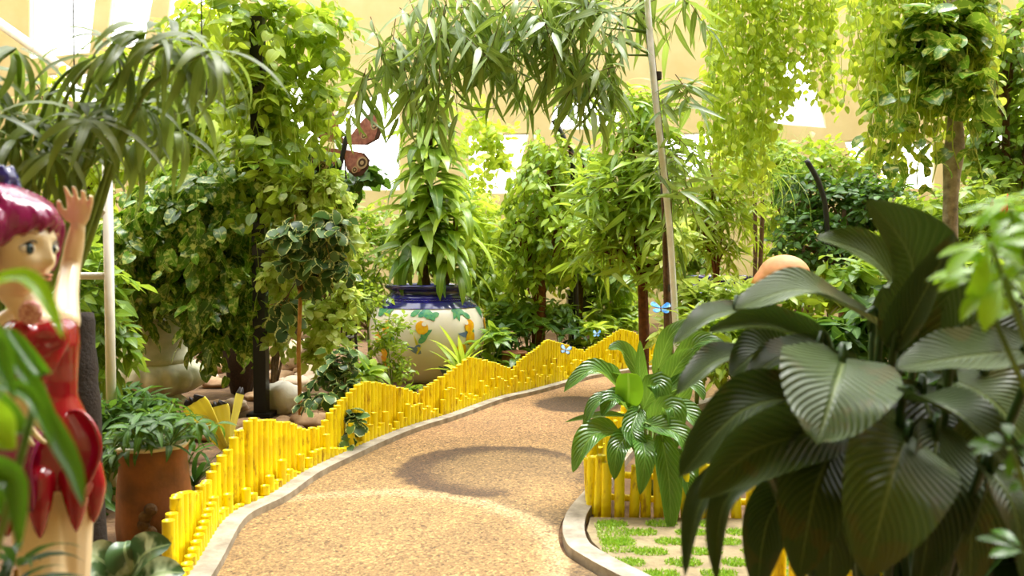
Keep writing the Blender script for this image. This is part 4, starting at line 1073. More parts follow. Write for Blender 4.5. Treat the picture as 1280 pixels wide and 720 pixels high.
# polyscias on its cane
b0 = base_at(374, 6.45)
t = thing('round_leaf_aralia', 'aralia with dark round cream-edged leaves on a thin orange cane', 'shrub', b0)
m, s_ = MB(), MB()
bl = [B(366, 295, 6.4, 26, 22, w=3), B(412, 292, 6.4, 26, 24, w=3), B(390, 330, 6.4, 36, 20, w=2.5), B(350, 385, 6.5, 22, 18, w=1), B(425, 340, 6.45, 18, 16, w=.9)]
twig_cloud(m, s_, bl, 66, 5, .20, .125, .125, 'round', .5, .5, .8, 5, twr=.004, up=.9)
tube(s_, [b0, Vector((gx(372, 6.45), 6.45, .6)), W(378, 300, 6.45)], .017, 8); br = MB(); branches(br, W(376, 370, 6.45), bl, .007)
m.build('foliage', M['varieg'], t); s_.build('cane', M['cane'], t); br.build('stem', M['bark'], t)
shrub('ivy', 'yellow-green cream-flecked ivy tumbling around the orange cane and black post', base_at(338, 7.35), [B(365, 245, 6.75, 34, 30, w=2.4), B(405, 238, 6.8, 30, 22, w=1.6), B(436, 290, 6.9, 16, 30, w=1), B(352, 330, 6.75, 22, 40, w=1.4), B(346, 405, 6.9, 20, 28, w=1), B(410, 400, 6.9, 28, 34, w=1.6), B(392, 440, 6.9, 16, 20, w=.6), B(432, 372, 7.0, 18, 24, w=.9)], 210, 'sun', 'bark', .014, 'vine', tl=.22, L=.095, Wd=.075, prof='heart', hang=.4)
# low variegated shrub over the fence
b0 = base_at(425, 5.95)
t = thing('variegated_shrub', 'low dark shrub with cream-edged leaves leaning over the yellow fence', 'shrub', b0)
m, s_ = MB(), MB()
bl = [B(418, 478, 5.9, 34, 26, w=3), B(430, 455, 6.0, 26, 20, w=1.5), B(400, 505, 5.8, 24, 18, w=1.4), B(434, 530, 5.55, 16, 22, w=1.3), B(446, 485, 5.9, 22, 16, w=1)]
twig_cloud(m, s_, bl, 46, 6, .17, .085, .085, 'round', .5, .3, .8, 4, twr=.003, up=.9)
branches(s_, b0, bl, .010); m.build('foliage', M['varieg'], t); s_.build('stem', M['bark'], t)
def low_plant(name, label, px, Y, n, L, Wd, leaf, h=.12, elev=(.0, 1.1), droop=1.1, prof='ovate', rad=.12, K=5, cat='plant', tiers=1, group=None, stem='stemgreen'):
    b = base_at(px, Y); t = thing(name, label, cat, b, group); m, s_ = MB(), MB()
    for k in range(tiers):
        for q in range(max(1, n // 7)):
            a = rnd.uniform(0, 2 * PI); e = b + Vector((math.cos(a) * rnd.uniform(0, rad), math.sin(a) * rnd.uniform(0, rad), h * (k + .6 + .5 * rnd.random())))
            tube(s_, [b + Vector((math.cos(a) * .02, math.sin(a) * .02, 0)), e], .005, 4, 0, cap=False)
            whorl(m, e, (math.cos(a) * .3, math.sin(a) * .3, 1), 7, L, Wd, elev, droop, prof, K)
    m.build('foliage', M[leaf], t); s_.build('stem', M[stem], t); return t
low_plant('leafy_plant', 'bright green leafy clump beside the variegated shrub, left of the lemon pot', 446, 7.2, 60, .22, .11, 'limedeep', .16, rad=.2, tiers=2)
low_plant('strap_plant', 'dark arching strap-leaved plant between the log planter and the fence', 240, 4.55, 26, .34, .035, 'dark', .05, (.5, 1.3), 1.2, 'strap', .05)
low_plant('strap_plant', 'second dark strap-leaved tuft behind the log planter, under the yellow butterfly', 228, 5.3, 24, .32, .035, 'deep', .06, (.4, 1.2), 1.2, 'strap', .06)
# aglaonema at the bottom
b0 = base_at(160, 2.75); t = thing('aglaonema', 'silver-green patterned broad-leaved plant at the foot of the log planter', 'plant', b0)
m, s_ = MB(), MB()
for (x0, y0, x1, y1, w_) in ((156, 722, 100, 690, .13), (162, 718, 214, 680, .15), (170, 735, 232, 716, .13), (150, 735, 92, 722, .12), (165, 720, 158, 676, .13), (180, 760, 215, 760, .1), (140, 760, 120, 770, .1)):
    p, q = W(x0, y0, 2.72), W(x1, y1, 2.66 + rnd.uniform(-.1, .1)); md = p.lerp(q, .5) + Vector((0, -.03, .035))
    big_leaf(m, p, md, q, w_, (0.1, -.75, .7), 'ovate', 12, 4, .3, .03); tube(s_, smooth_path([b0, (b0 + p) / 2 + Vector((0, 0, .02)), p], 6), .006, 5)
m.build('foliage', M['agl'], t); s_.build('stem', M['stemgreen'], t)
# dark shrubbery between statue and urn
shrub('leafy_shrub', 'dark lance-leaved shrub between the statue and the log planter', base_at(130, 4.3), [B(125, 545, 4.3, 40, 40, w=3), B(160, 520, 4.4, 45, 26, w=2.4), B(115, 600, 4.2, 25, 30, w=1.2)], 70, 'deep', 'stemgreen', .010, tl=.2, L=.14, Wd=.035, prof='lance', hang=.2)
shrub('leafy_shrub', 'green leafy shrub beneath the white pipe frame, behind the statue arm', base_at(122, 5.1), [B(122, 370, 5.0, 34, 60, w=3), B(130, 430, 5.0, 34, 40, w=2), B(95, 330, 5.1, 26, 40, w=1.2)], 80, 'mid', 'stemgreen', .012, tl=.25, L=.15, Wd=.06, prof='ovate', hang=.5)
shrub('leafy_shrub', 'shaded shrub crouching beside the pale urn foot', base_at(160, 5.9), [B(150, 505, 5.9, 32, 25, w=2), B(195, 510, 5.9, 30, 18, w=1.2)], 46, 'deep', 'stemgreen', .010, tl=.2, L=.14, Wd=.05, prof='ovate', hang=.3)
b0 = base_at(106, 3.1); t = thing('tree_stump', 'dark brown tree stump in shade right behind the fairy statue', 'stump', b0)
m = MB(); tube(m, smooth_path([b0, W(104, 520, 3.1), W(102, 455, 3.12), W(100, 392, 3.15)], 14), np.linspace(.07, .05, 14) * (1 + .06 * np.sin(np.arange(14) * 1.7)), 14); m.build('trunk', simple('shaded_bark', (44, 34, 26), .9, scale=20, bump=.6), t)  # dark bark colour carries the shade behind the statue
# drooping palm leaves at the top left, nearest the lens
def frond_tree(name, label, base, stems, leaf, cat, n, L, Wd, stem='stemgreen', droop=1.3, elev=(-.25, .7), prof='lance', r=.012, K=6, group=None):
    t = thing(name, label, cat, base, group); m, s_ = MB(), MB()
    for pts in stems:
        P = smooth_path([base] + [Vector(p) for p in pts], 16); tube(s_, P, np.linspace(r, r * .5, 16), 6)
        whorl(m, P[-1], P[-1] - P[-3], n, L, Wd, elev, droop, prof, K)
        for f in (11, 13):
            if len(pts) > 1: whorl(m, P[f], P[f] - P[f - 1], max(3, n // 3), L, Wd, elev, droop, prof, K)
    m.build('foliage', M[leaf], t); s_.build('stem', M[stem], t); return t
b0 = base_at(-160, 2.6); t = thing('lady_palm', 'dark palm with long drooping fingers of leaf across the top left corner', 'palm', b0); m, s_ = MB(), MB()
for i, (x, y, Y, n, L) in enumerate(((184, 40, 2.35, 10, .26), (254, 66, 2.4, 9, .26), (20, 60, 2.4, 8, .28), (130, 128, 2.5, 10, .25), (205, 110, 2.55, 9, .24), (60, 150, 2.45, 9, .25), (10, 140, 2.4, 8, .26), (165, 175, 2.6, 9, .24), (95, 185, 2.5, 9, .22), (40, 205, 2.5, 7, .2), (225, 160, 2.65, 8, .24), (120, 70, 2.45, 7, .24), (-20, 90, 2.4, 9, .3), (70, 190, 2.3, 10, .24), (110, 150, 2.3, 10, .26), (20, 175, 2.35, 10, .26), (150, 60, 2.3, 8, .26), (215, 50, 2.3, 8, .28), (60, 110, 2.6, 9, .28), (180, 130, 2.45, 9, .26), (262, 64, 2.3, 9, .27), (240, 120, 2.7, 8, .25))):
    e = W(x, y, Y); k = Vector((b0.x + .55 * (e.x - b0.x), b0.y + .3 * (Y - b0.y), e.z * .62)); P = smooth_path([b0, k, k.lerp(e, .65) + Vector((-.05, 0, .12)), e], 20)
    tube(s_, P, np.linspace(.012, .004, 20), 5)
    whorl(m, e, (.35, -.25, .6), n, L, .026, (-.7, .6), 1.55, 'lance', 9, .2)
    whorl(m, P[-2], (.2, -.2, .8), 5, L * .8, .028, (-.9, .1), 1.7, 'lance', 8, .2)
m.build('foliage', M['palm'], t); s_.build('stem', M['stemgreen'], t)
# near plant in front of the statue
b0 = Vector((-.84, 1.0, 0)); t = thing('broad_leaf_plant', 'green broad-leaved plant closest to the lens in front of the fairy statue', 'plant', b0)
m, mbr, s_ = MB(), MB(), MB()
NL = [((-50, 372), (34, 350), (80, 424), .030, (.3, -.5, .8), 1), ((-20, 398), (40, 478), (82, 562), .024, (.6, -.8, .3), 0), ((10, 410), (55, 470), (28, 420), .02, (.5, -.7, .4), 0), ((45, 500), (88, 580), (104, 634), .026, (.7, -.7, .1), 0), ((0, 478), (40, 498), (66, 560), .020, (.5, -.8, .3), 0),
      ((-60, 545), (-10, 535), (20, 560), .075, (.1, -.9, .35), 1), ((-30, 580), (18, 600), (24, 690), .034, (.4, -.9, .1), 0), ((-50, 470), (10, 520), (40, 545), .04, (.3, -.9, .3), 0), ((-60, 630), (-10, 610), (18, 650), .06, (.2, -.9, .3), 0), ((-40, 440), (-5, 430), (18, 500), .035, (.4, -.8, .3), 0)]
for (a, b, c_, w_, up_, br) in NL:
    k = 1.0 + rnd.uniform(-.06, .06); p, q, r_ = W(*a, k), W(*b, k - .02), W(*c_, k - .04)
    big_leaf(mbr if br else m, p, q, r_, w_ * 1.05, up_, 'lance' if w_ < .05 else 'ovate', 16, 4, .45, .03)
    tube(s_, smooth_path([b0, (b0 + p) / 2 + Vector((-.02, 0, .05)), p], 10), .005, 5)
m.build('foliage', M['near'], t); mbr.build('young_foliage', M['nearbright'], t)['label'] = 'bright yellow-green young leaves'; s_.build('stem', M['stemgreen'], t)
low_plant('dwarf_palm', 'small dark feathery palm at the bottom left corner below the statue', 10, 1.45, 48, .14, .022, 'dark', .39, (.0, 1.0), 1.0, 'lance', .07, tiers=2, cat='palm', stem='cane')

# ================================================================== centre: pot plants and bamboo arch
Pb = P1 + Vector((0, 0, 1.0)); t = thing('dracaena', 'tall dracaena with drooping strap leaves planted in the lemon pot', 'plant', Pb)
m, s_ = MB(), MB()
tp = W(536, 120, 9.1); P = smooth_path([Pb, W(530, 320, 9.1), W(538, 230, 9.1), tp], 24); tube(s_, P, np.linspace(.05, .022, 24), 8)
for k in range(8, 24):
    f = (k - 8) / 15
    whorl(m, P[k], (0, 0, 1), 13, .76 - .3 * f, .17 - .05 * f, (-.15, .8), 1.7, 'ovate', 7)
m.build('foliage', M['drac'], t); s_.build('stem', M['bark'], t)
Pc = P1 + Vector((.2, -.05, 1.0)); t = thing('corn_plant', 'broad arching strap-leaved plant low on the right side of the lemon pot', 'plant', Pc)
m, s_ = MB(), MB(); P = smooth_path([Pc, W(566, 320, 9.05), W(570, 270, 9.0)], 10); tube(s_, P, .03, 8)
for k in (3, 5, 7, 9): whorl(m, P[k], (.1, -.1, 1), 10, .70, .13, (0, .8), 1.9, 'strap', 8)
m.build('foliage', M['limedeep'], t); s_.build('stem', M['bark'], t)
shrub('flowering_shrub', 'slender yellow-green shrub growing up the front of the lemon pot', base_at(488, 7.95), [B(492, 412, 8.0, 26, 20, w=2), B(485, 440, 8.0, 24, 24, w=2), B(500, 462, 7.95, 18, 14, w=1), B(455, 375, 8.1, 30, 22, w=1.6)], 105, 'limedeep', 'stemgreen', .008, tl=.16, L=.065, Wd=.034, prof='ovate', hang=.1)
low_plant('bird_of_paradise', 'yellow-green upright strap plant in front of the lemon pot, above the fence dip', 578, 8.0, 15, .46, .07, 'lime', .26, (.7, 1.35), .7, 'strap', .08)
low_plant('ground_plant', 'small leafy tuft at the base of the lemon pot, behind the fence', 520, 7.85, 28, .13, .05, 'mid', .06, rad=.2)

# the white cane trunk and the bamboo arching over the path
b0 = base_at(848, 6.7); t = thing('bamboo_plant', 'tall bamboo arching over the path from a leaning brown trunk', 'tree', b0)
m, s_, cn = MB(), MB(), MB()
P = smooth_path([b0, W(838, 300, 6.75), W(822, 140, 6.8), W(806, -20, 6.8), W(790, -160, 6.8)], 24); tube(s_, P, np.linspace(.034, .024, 24), 8)
P2_ = smooth_path([b0 + Vector((-.06, .1, 0)), W(830, 250, 6.85), W(812, 60, 6.9), W(780, -140, 6.9)], 20); tube(s_, P2_, np.linspace(.03, .02, 20), 6)
CL = [(480, 80, 44, 34), (520, 45, 40, 34), (565, 62, 55, 46), (600, 30, 55, 40), (618, 88, 42, 32), (650, 30, 50, 34), (695, 45, 50, 44), (705, 95, 46, 36), (745, 20, 44, 36), (742, 100, 46, 32), (860, 5, 30, 22), (540, 105, 34, 20), (455, 100, 26, 22), (770, 60, 30, 36), (690, 10, 60, 30), (550, 10, 50, 26), (800, 20, 24, 30)]
bl = [B(x, y, 6.5 + .25 * math.sin(i * 2.1), a, b_, w=a * b_ / 1000.) for i, (x, y, a, b_) in enumerate(CL)]
for b_ in bl:
    c_ = b_[0]; q = Vector(P[14 + (len(s_.v) * 5) % 7]); mid = (c_ + q) / 2 + Vector((0, 0, .10)); tube(s_, smooth_path([q, mid, c_], 10), np.linspace(.010, .004, 10), 5, 1)
twig_cloud(m, s_, bl, 150, 7, .36, .33, .048, 'lance', .6, .75, .8, 5, twr=.004, jitter=.35)
bl2 = [B(835, 130, 6.7, 30, 40, w=1), B(850, 190, 6.7, 40, 40, w=1), B(858, 240, 6.6, 36, 36, w=1)]
twig_cloud(m, s_, bl2, 22, 6, .34, .30, .04, 'lance', .5, .3, .8, 5, twr=.004)
m.build('foliage', M['olive'], t); s_.build('stem', [M['bark'], M['stemgreen']], t)
b1 = base_at(852, 6.55); t = thing('cane_pole', 'slim whitish cane pole tied against the leaning bamboo trunk', 'pole', b1)
m = MB(); tube(m, smooth_path([b1, W(838, 300, 6.55), W(818, 110, 6.6), W(806, -40, 6.62)], 20), .026, 10); m.build('cane', simple('white_cane', (248, 248, 248), .45, scale=10, col2=(226, 226, 226)), t)
for k, y in enumerate((95, 240, 360)):
    m = MB(); c_ = W(821 + 10 * (y - 95) / 132, y, 6.66); lathe(m, [(.04, -.03), (.042, 0), (.04, .03)], c_, 12); m.build('tie', M['iron'], t)
# lush lance-leaved tree behind it
shrub('lance_leaf_tree', 'lush yellow-green lance-leaved tree on a red-brown trunk left of the white cane', base_at(807, 8.2), [B(800, 190, 8.2, 52, 45, w=4), B(770, 245, 8.2, 50, 42, w=4), B(815, 270, 8.1, 42, 48, w=3.4), B(765, 310, 8.2, 40, 36, w=2), B(800, 140, 8.3, 40, 34, w=2), B(830, 330, 8.0, 24, 26, w=1)], 210, 'lancelime', 'barkred', .045, 'tree', tl=.4, L=.32, Wd=.05, prof='lance', hang=.2, droop=.8, K=5)
shrub('weeping_fig', 'round-headed small-leaved tree on a red-brown trunk right of the lemon pot', base_at(672, 9.8), [B(675, 240, 9.8, 48, 50, w=5), B(650, 300, 9.7, 36, 45, w=3), B(705, 290, 9.6, 44, 50, w=4), B(690, 195, 9.9, 45, 24, w=2), B(660, 345, 9.7, 32, 22, w=1.4)], 330, 'limedeep', 'barkred', .085, 'tree', tl=.3, L=.13, Wd=.07, prof='ovate', hang=.5)
shrub('leafy_tree', 'shaded round-leaved tree rising above the black box planter', base_at(722, 10.6), [B(722, 320, 10.5, 46, 42, w=4), B(735, 260, 10.7, 40, 40, w=3), B(765, 340, 10.5, 28, 26, w=1.6), B(725, 210, 10.8, 44, 30, w=2)], 270, 'mid', 'bark', .04, 'tree', tl=.3, L=.15, Wd=.09, prof='ovate', hang=.4)
t = thing('curved_stake', 'dark curved stake poking above the small-leaved tree', 'stake', base_at(716, 10.0)); m = MB(); tube(m, smooth_path([base_at(722, 10.0), W(716, 212, 10.0), W(706, 176, 10.0), W(692, 150, 10.0)], 16), .035, 8); m.build('shaft', M['black'], t)
t = thing('curved_stake', 'dark curved stake among the shrubs above the salmon sculpture', 'stake', base_at(1034, 10.2)); m = MB(); tube(m, smooth_path([base_at(1040, 10.2), W(1034, 288, 10.2), W(1026, 235, 10.2), W(1008, 200, 10.2)], 16), .035, 8); m.build('shaft', M['black'], t)

# ground cover behind the fence, left to right
GC = [(610, 8.6, 'mid', 46, .18, .07, 'leafy clump right of the lemon pot, above the rising fence'), (632, 9.3, 'deep', 46, .2, .07, 'dark green clump behind the small clay pot'), (665, 9.6, 'mid', 46, .2, .06, 'mid-green clump in front of the round-headed tree'),
      (606, 9.9, 'limedeep', 42, .22, .08, 'fresh green clump just behind the lemon pot shoulder'), (700, 9.7, 'deep', 40, .22, .06, 'dark clump left of the pale butterfly on the fence'), (735, 9.9, 'lime', 44, .26, .07, 'yellow-green clump beneath the black box planter'),
      (770, 10.2, 'limedeep', 40, .24, .07, 'bright clump behind the highest far fence crest'), (790, 10.8, 'mid', 40, .24, .07, 'green clump at the foot of the red-brown trunk')]
for px, Y, lf, n, L, Wd, lab in GC: low_plant('ground_cover', lab, px, Y, n + 14, L, Wd * 1.15, lf, .27, (.0, 1.0), .9, 'ovate', .3, 4, 'plant', 2)
shrub('leafy_shrub', 'airy shrub filling the gap between lemon pot and round-headed tree', base_at(612, 10.8), [B(612, 330, 10.8, 34, 44, w=3), B(600, 270, 10.9, 26, 34, w=2), B(628, 380, 10.6, 30, 26, w=2)], 140, 'lime', 'stemgreen', .02, tl=.3, L=.14, Wd=.06, prof='ovate', hang=.2)
shrub('leafy_shrub', 'small-leaved shrub between the aralia and the lemon pot', base_at(462, 9.7), [B(470, 335, 9.7, 36, 40, w=3), B(445, 290, 9.8, 30, 34, w=2), B(480, 280, 9.9, 24, 30, w=1.4), B(440, 375, 9.5, 30, 28, w=2)], 190, 'limedeep', 'stemgreen', .02, tl=.26, L=.10, Wd=.05, prof='ovate', hang=.1)
shrub('leafy_shrub', 'sunny vine-like shrub behind the pink butterfly sculpture', base_at(405, 9.2), [B(400, 240, 9.2, 38, 34, w=3), B(375, 200, 9.1, 30, 30, w=2), B(430, 225, 9.0, 22, 20, w=1.1), B(410, 300, 9.4, 36, 40, w=2), B(395, 370, 9.4, 38, 34, w=2)], 190, 'limedeep', 'bark', .025, tl=.28, L=.12, Wd=.09, prof='round', hang=.3)
shrub('leafy_shrub', 'broken shrub of dark round leaves around the pink butterfly sculpture', base_at(412, 7.85), [B(405, 205, 7.7, 26, 20, w=1.2), B(455, 218, 7.75, 20, 14, w=.8), B(425, 235, 7.7, 28, 10, w=1)], 34, 'deep', 'bark', .012, tl=.24, L=.12, Wd=.11, prof='round', hang=.3)
shrub('tall_vine', 'tall sunlit vine column rising at the upper left behind the hanging lamp', base_at(235, 9.4), [B(235, 110, 9.4, 46, 60, w=4), B(270, 170, 9.3, 44, 44, w=3), B(200, 170, 9.5, 50, 50, w=3), B(255, 40, 9.4, 50, 40, w=2.4), B(225, 240, 9.2, 60, 50, w=2), B(300, 100, 9.6, 30, 60, w=2)], 300, 'lime', 'bark', .05, 'vine', tl=.36, L=.16, Wd=.11, prof='heart', hang=.5)
shrub('leafy_shrub', 'bright shrub behind the drooping palm at the left wall', base_at(120, 9.6), [B(110, 205, 9.6, 50, 40, w=3), B(60, 130, 9.8, 30, 40, w=1.2), B(150, 100, 9.8, 36, 44, w=2), B(120, 280, 9.5, 60, 50, w=3), B(60, 260, 9.5, 40, 50, w=2)], 220, 'lime', 'bark', .03, tl=.34, L=.15, Wd=.10, prof='ovate', hang=.3)
shrub('leafy_shrub', 'shaded shrub behind the urn rim, left of the wicker basket', base_at(250, 10.6), [B(280, 380, 10.6, 60, 50, w=3), B(330, 330, 10.6, 50, 60, w=3), B(220, 350, 10.8, 50, 60, w=2)], 200, 'mid', 'bark', .03, tl=.34, L=.15, Wd=.08, prof='ovate', hang=.3)
shrub('pale_vine', 'thin pale lime vine against the bright window above the lemon pot', base_at(606, 13.0), [B(606, 150, 13.0, 30, 30, w=1.4), B(596, 210, 13.0, 34, 44, w=1.6), B(630, 190, 13.2, 22, 34, w=1)], 60, 'lime', 'stemlime', .014, 'vine', tl=.36, L=.16, Wd=.12, prof='round', hang=.2)

# ================================================================== right-hand background
def curtain(name, label, tops, lens, leaf, stem, L, Wd, step, anchor, cat='vine', jit=.5, prof='heart'):
    t = thing(name, label, cat, anchor); m, s_ = MB(), MB()
    strands(m, s_, tops, lens, L, Wd, step, prof, .07, .003, 4, jit)
    m.build('foliage', M[leaf], t); s_.build('stem', M[stem], t)
    m = MB(); zs = max(p.z for p in tops); xs_ = [p.x for p in tops]; ym = sum(p.y for p in tops) / len(tops)
    x0, x1 = min(xs_), max(xs_); tube(m, [(x0, ym, zs), (x1, ym, zs)], .02, 6)
    for x in (x0 + .1, x1 - .1): tube(m, [(x, ym, zs), (x, ym, 8.9)], .006, 5)
    m.build('hanging_rail', M['iron'], t); return t
tops = [W(rnd.uniform(884, 1046), -60, 8.2 + rnd.uniform(-.35, .35)) for _ in range(112)]
def lenA(p):
    px = 640 + p.x / p.y * FPX
    yb = np.interp(px, [880, 905, 930, 952, 975, 1000, 1030, 1046], [215, 225, 235, 225, 130, 100, 105, 130]) + rnd.uniform(-70, 26)
    return max(.4, (yb + 60) * p.y / FPX)
curtain('hanging_pothos', 'sunlit curtain of hanging pothos left of the tall wall window', tops, [lenA(p) for p in tops], 'lime', 'stemlime', .09, .066, .07, W(960, -60, 8.2))
tops = [W(rnd.uniform(1060, 1250), -50, 6.6 + rnd.uniform(-.4, .3)) for _ in range(125)]
def lenB(p):
    px = 640 + p.x / p.y * FPX
    yb = np.interp(px, [1060, 1080, 1110, 1150, 1200, 1250], [130, 165, 200, 190, 140, 120]) + rnd.uniform(-80, 22)
    return max(.4, (yb + 50) * p.y / FPX)
curtain('hanging_pothos', 'thick curtain of hanging pothos above the grey weathered trunk', tops, [lenB(p) for p in tops], 'lime', 'stemlime', .085, .062, .065, W(1150, -50, 6.6))
b0 = base_at(1190, 6.3); t = thing('climbing_pothos', 'grey weathered trunk carrying big shiny pothos leaves', 'tree', b0); m, s_ = MB(), MB()
tube(s_, smooth_path([b0, W(1188, 260, 6.3), W(1194, 160, 6.3), W(1188, 40, 6.3), W(1190, -80, 6.3)], 20), np.linspace(.075, .045, 20) * (1 + .2 * np.sin(np.arange(20))), 10)
bl = [B(1185, 60, 6.2, 38, 40, w=3), B(1198, 105, 6.1, 26, 24, w=1.6), B(1160, 30, 6.2, 36, 30, w=2), B(1210, 20, 6.3, 30, 30, w=1.4)]
twig_cloud(m, s_, bl, 46, 6, .32, .19, .13, 'heart', .7, .6, .9, 5, twr=.005, twmat=1)
tops = [W(rnd.uniform(1085, 1220), rnd.uniform(60, 150), 6.05) for _ in range(16)]
strands(m, s_, tops, [rnd.uniform(.3, .7) for _ in tops], .12, .09, .14, twmat=1, r=.005)
m.build('foliage', M['pothos'], t); s_.build('trunk', [M['barkgrey'], M['stemlime']], t)
shrub('leafy_tree', 'dark leafy tree at the upper right edge with light breaking through', base_at(1262, 8.0), [B(1255, 60, 8.0, 42, 60, w=3), B(1290, 140, 8.0, 50, 60, w=3), B(1240, 190, 8.2, 40, 44, w=2), B(1270, 230, 8.0, 50, 30, w=2), B(1225, 120, 8.4, 30, 40, w=1)], 260, 'mid', 'bark', .06, 'tree', tl=.34, L=.13, Wd=.08, prof='ovate', hang=.4)
shrub('leafy_tree', 'dense dark small-leaved shrub tree above and right of the salmon sculpture', base_at(1058, 10.6), [B(1055, 262, 10.6, 44, 44, w=4), B(1010, 300, 10.5, 44, 36, w=3), B(1095, 250, 10.7, 46, 40, w=3), B(1000, 240, 10.9, 34, 40, w=2), B(1040, 325, 10.4, 50, 26, w=2), B(1110, 300, 10.5, 40, 40, w=2)], 420, 'deep', 'bark', .06, 'tree', tl=.3, L=.13, Wd=.075, prof='ovate', hang=.2)
shrub('leafy_shrub', 'sunlit pale shrub above the far right pothos window', base_at(1000, 12.6), [B(985, 200, 12.6, 50, 34, w=3), B(1040, 205, 12.6, 40, 30, w=2), B(940, 190, 12.8, 50, 34, w=3), B(1090, 215, 12.6, 44, 30, w=2), B(960, 250, 12.6, 60, 40, w=3)], 300, 'limedeep', 'bark', .04, tl=.36, L=.15, Wd=.08, prof='ovate', hang=.2)
shrub('leafy_shrub', 'bright shrub under the grey weathered trunk, behind the big leaf fan', base_at(1180, 7.6), [B(1160, 265, 7.6, 50, 28, w=3), B(1220, 255, 7.5, 50, 30, w=3), B(1110, 320, 7.8, 50, 30, w=2), B(1260, 300, 7.4, 60, 40, w=2), B(1180, 320, 7.6, 70, 40, w=2)], 220, 'limedeep', 'stemgreen', .03, tl=.3, L=.15, Wd=.05, prof='lance', hang=.2)
frond_tree('ponytail_palm', 'slim stem with drooping grassy mop above the far lemon pot', base_at(944, 9.6), [[W(944, 290, 9.6), W(942, 200, 9.6), W(943, 192, 9.6)], [W(952, 300, 9.6), W(953, 222, 9.6), W(955, 212, 9.6)]], 'drac', 'palm', 46, .85, .022, 'bark', 2.3, (.1, 1.2), 'grass', .03, 8)
shrub('feathery_shrub', 'feathery slender-leaved shrub between the white cane and the grassy palm', base_at(895, 9.0), [B(890, 215, 9.0, 44, 26, w=2), B(905, 260, 9.0, 38, 32, w=2.4), B(875, 275, 8.8, 28, 30, w=1.6), B(900, 310, 9.0, 30, 20, w=1)], 110, 'limedeep', 'barkred', .022, tl=.36, L=.26, Wd=.035, prof='lance', hang=.3, K=4)
shrub('pale_shrub', 'pale yellow-green shrub between the white cane and the big dark leaves', base_at(872, 7.2), [B(870, 385, 7.2, 34, 26, w=3), B(905, 370, 7.3, 34, 20, w=2), B(850, 420, 7.0, 30, 24, w=2), B(935, 365, 7.6, 24, 16, w=1), B(845, 300, 7.3, 18, 24, w=.8)], 120, 'sun', 'stemgreen', .016, tl=.26, L=.16, Wd=.06, prof='ovate', hang=.2)
shrub('leafy_shrub', 'green clump around the feet of the salmon sculpture', base_at(975, 7.1), [B(960, 375, 7.0, 40, 14, w=2), B(1010, 365, 7.1, 34, 14, w=2), B(990, 400, 6.9, 50, 24, w=2)], 60, 'limedeep', 'stemgreen', .014, tl=.2, L=.14, Wd=.05, prof='ovate', hang=.1)
shrub('leafy_shrub', 'large-leaved shrub right of the salmon sculpture, beneath the dark tree', base_at(1065, 7.4), [B(1060, 345, 7.4, 36, 24, w=2), B(1090, 370, 7.3, 40, 26, w=2)], 60, 'mid', 'stemgreen', .016, tl=.26, L=.22, Wd=.09, prof='ovate', hang=.3)
shrub('leafy_shrub', 'low leafy shrub in front of the round-headed trunk, behind the fence dip', base_at(660, 9.9), [B(650, 385, 9.9, 30, 24, w=2), B(690, 392, 10.0, 30, 20, w=2), B(625, 400, 9.8, 24, 18, w=1)], 110, 'mid', 'stemgreen', .014, tl=.24, L=.15, Wd=.055, prof='ovate', hang=.2)
shrub('leafy_shrub', 'leafy undergrowth between the black box planter and the red-brown trunk', base_at(775, 10.9), [B(770, 372, 10.9, 26, 30, w=2), B(790, 390, 10.6, 22, 18, w=1), B(750, 395, 10.7, 24, 14, w=1)], 100, 'limedeep', 'stemgreen', .014, tl=.24, L=.15, Wd=.055, prof='ovate', hang=.2)
shrub('leafy_shrub', 'leafy shrub standing just behind the right shoulder of the lemon pot', base_at(588, 10.3), [B(586, 300, 10.3, 26, 30, w=2), B(600, 350, 10.2, 26, 26, w=2), B(580, 250, 10.4, 22, 28, w=1)], 120, 'limedeep', 'stemgreen', .014, tl=.26, L=.15, Wd=.06, prof='ovate', hang=.3)
shrub('leafy_shrub', 'pale leafy clump below the far lemon pot, touching the big pleated leaves', base_at(905, 6.2), [B(880, 412, 6.2, 34, 24, w=2), B(930, 408, 6.3, 36, 22, w=2), B(900, 445, 6.0, 40, 26, w=2), B(960, 430, 6.1, 30, 24, w=1)], 110, 'limedeep', 'stemgreen', .014, tl=.22, L=.15, Wd=.055, prof='ovate', hang=.2)
# backdrop hedge plants along the far wall
FAR = [(470, 13.6, 400, 60, 'far shrub against the wall, left of the lemon pot'), (560, 14.2, 330, 60, 'far shrub behind the dracaena'), (660, 14.4, 290, 70, 'far shrub behind the round-headed tree'), (760, 14.0, 300, 70, 'far shrub glimpsed right of the box planter'), (850, 14.6, 290, 46, 'far shrub behind the white cane under the window'),
       (1010, 14.4, 290, 80, 'far shrub behind the dark tree and salmon sculpture'), (1130, 14.2, 280, 80, 'far shrub low behind the grey trunk'), (1240, 13.6, 270, 90, 'far shrub at the right wall'), (370, 13.8, 280, 80, 'far shrub behind the black post'), (270, 13.8, 260, 90, 'far shrub behind the sunlit vine column'), (40, 13.6, 320, 80, 'far shrub at the left wall, behind the statue')]
for i, (px, Y, py, r_, lab) in enumerate(FAR):
    shrub('background_shrub', lab, base_at(px, Y), [B(px - r_ * .35, py, Y, r_ * .6, r_ * .6, w=2), B(px + r_ * .4, py + 20, Y, r_ * .6, r_ * .55, w=2), B(px, py + 50, Y, r_ * .9, r_ * .5, w=2)], 130, ('limedeep', 'mid', 'lime')[i % 3], 'bark', .03, tl=.4, L=.19, Wd=.10, prof='ovate', hang=.2)
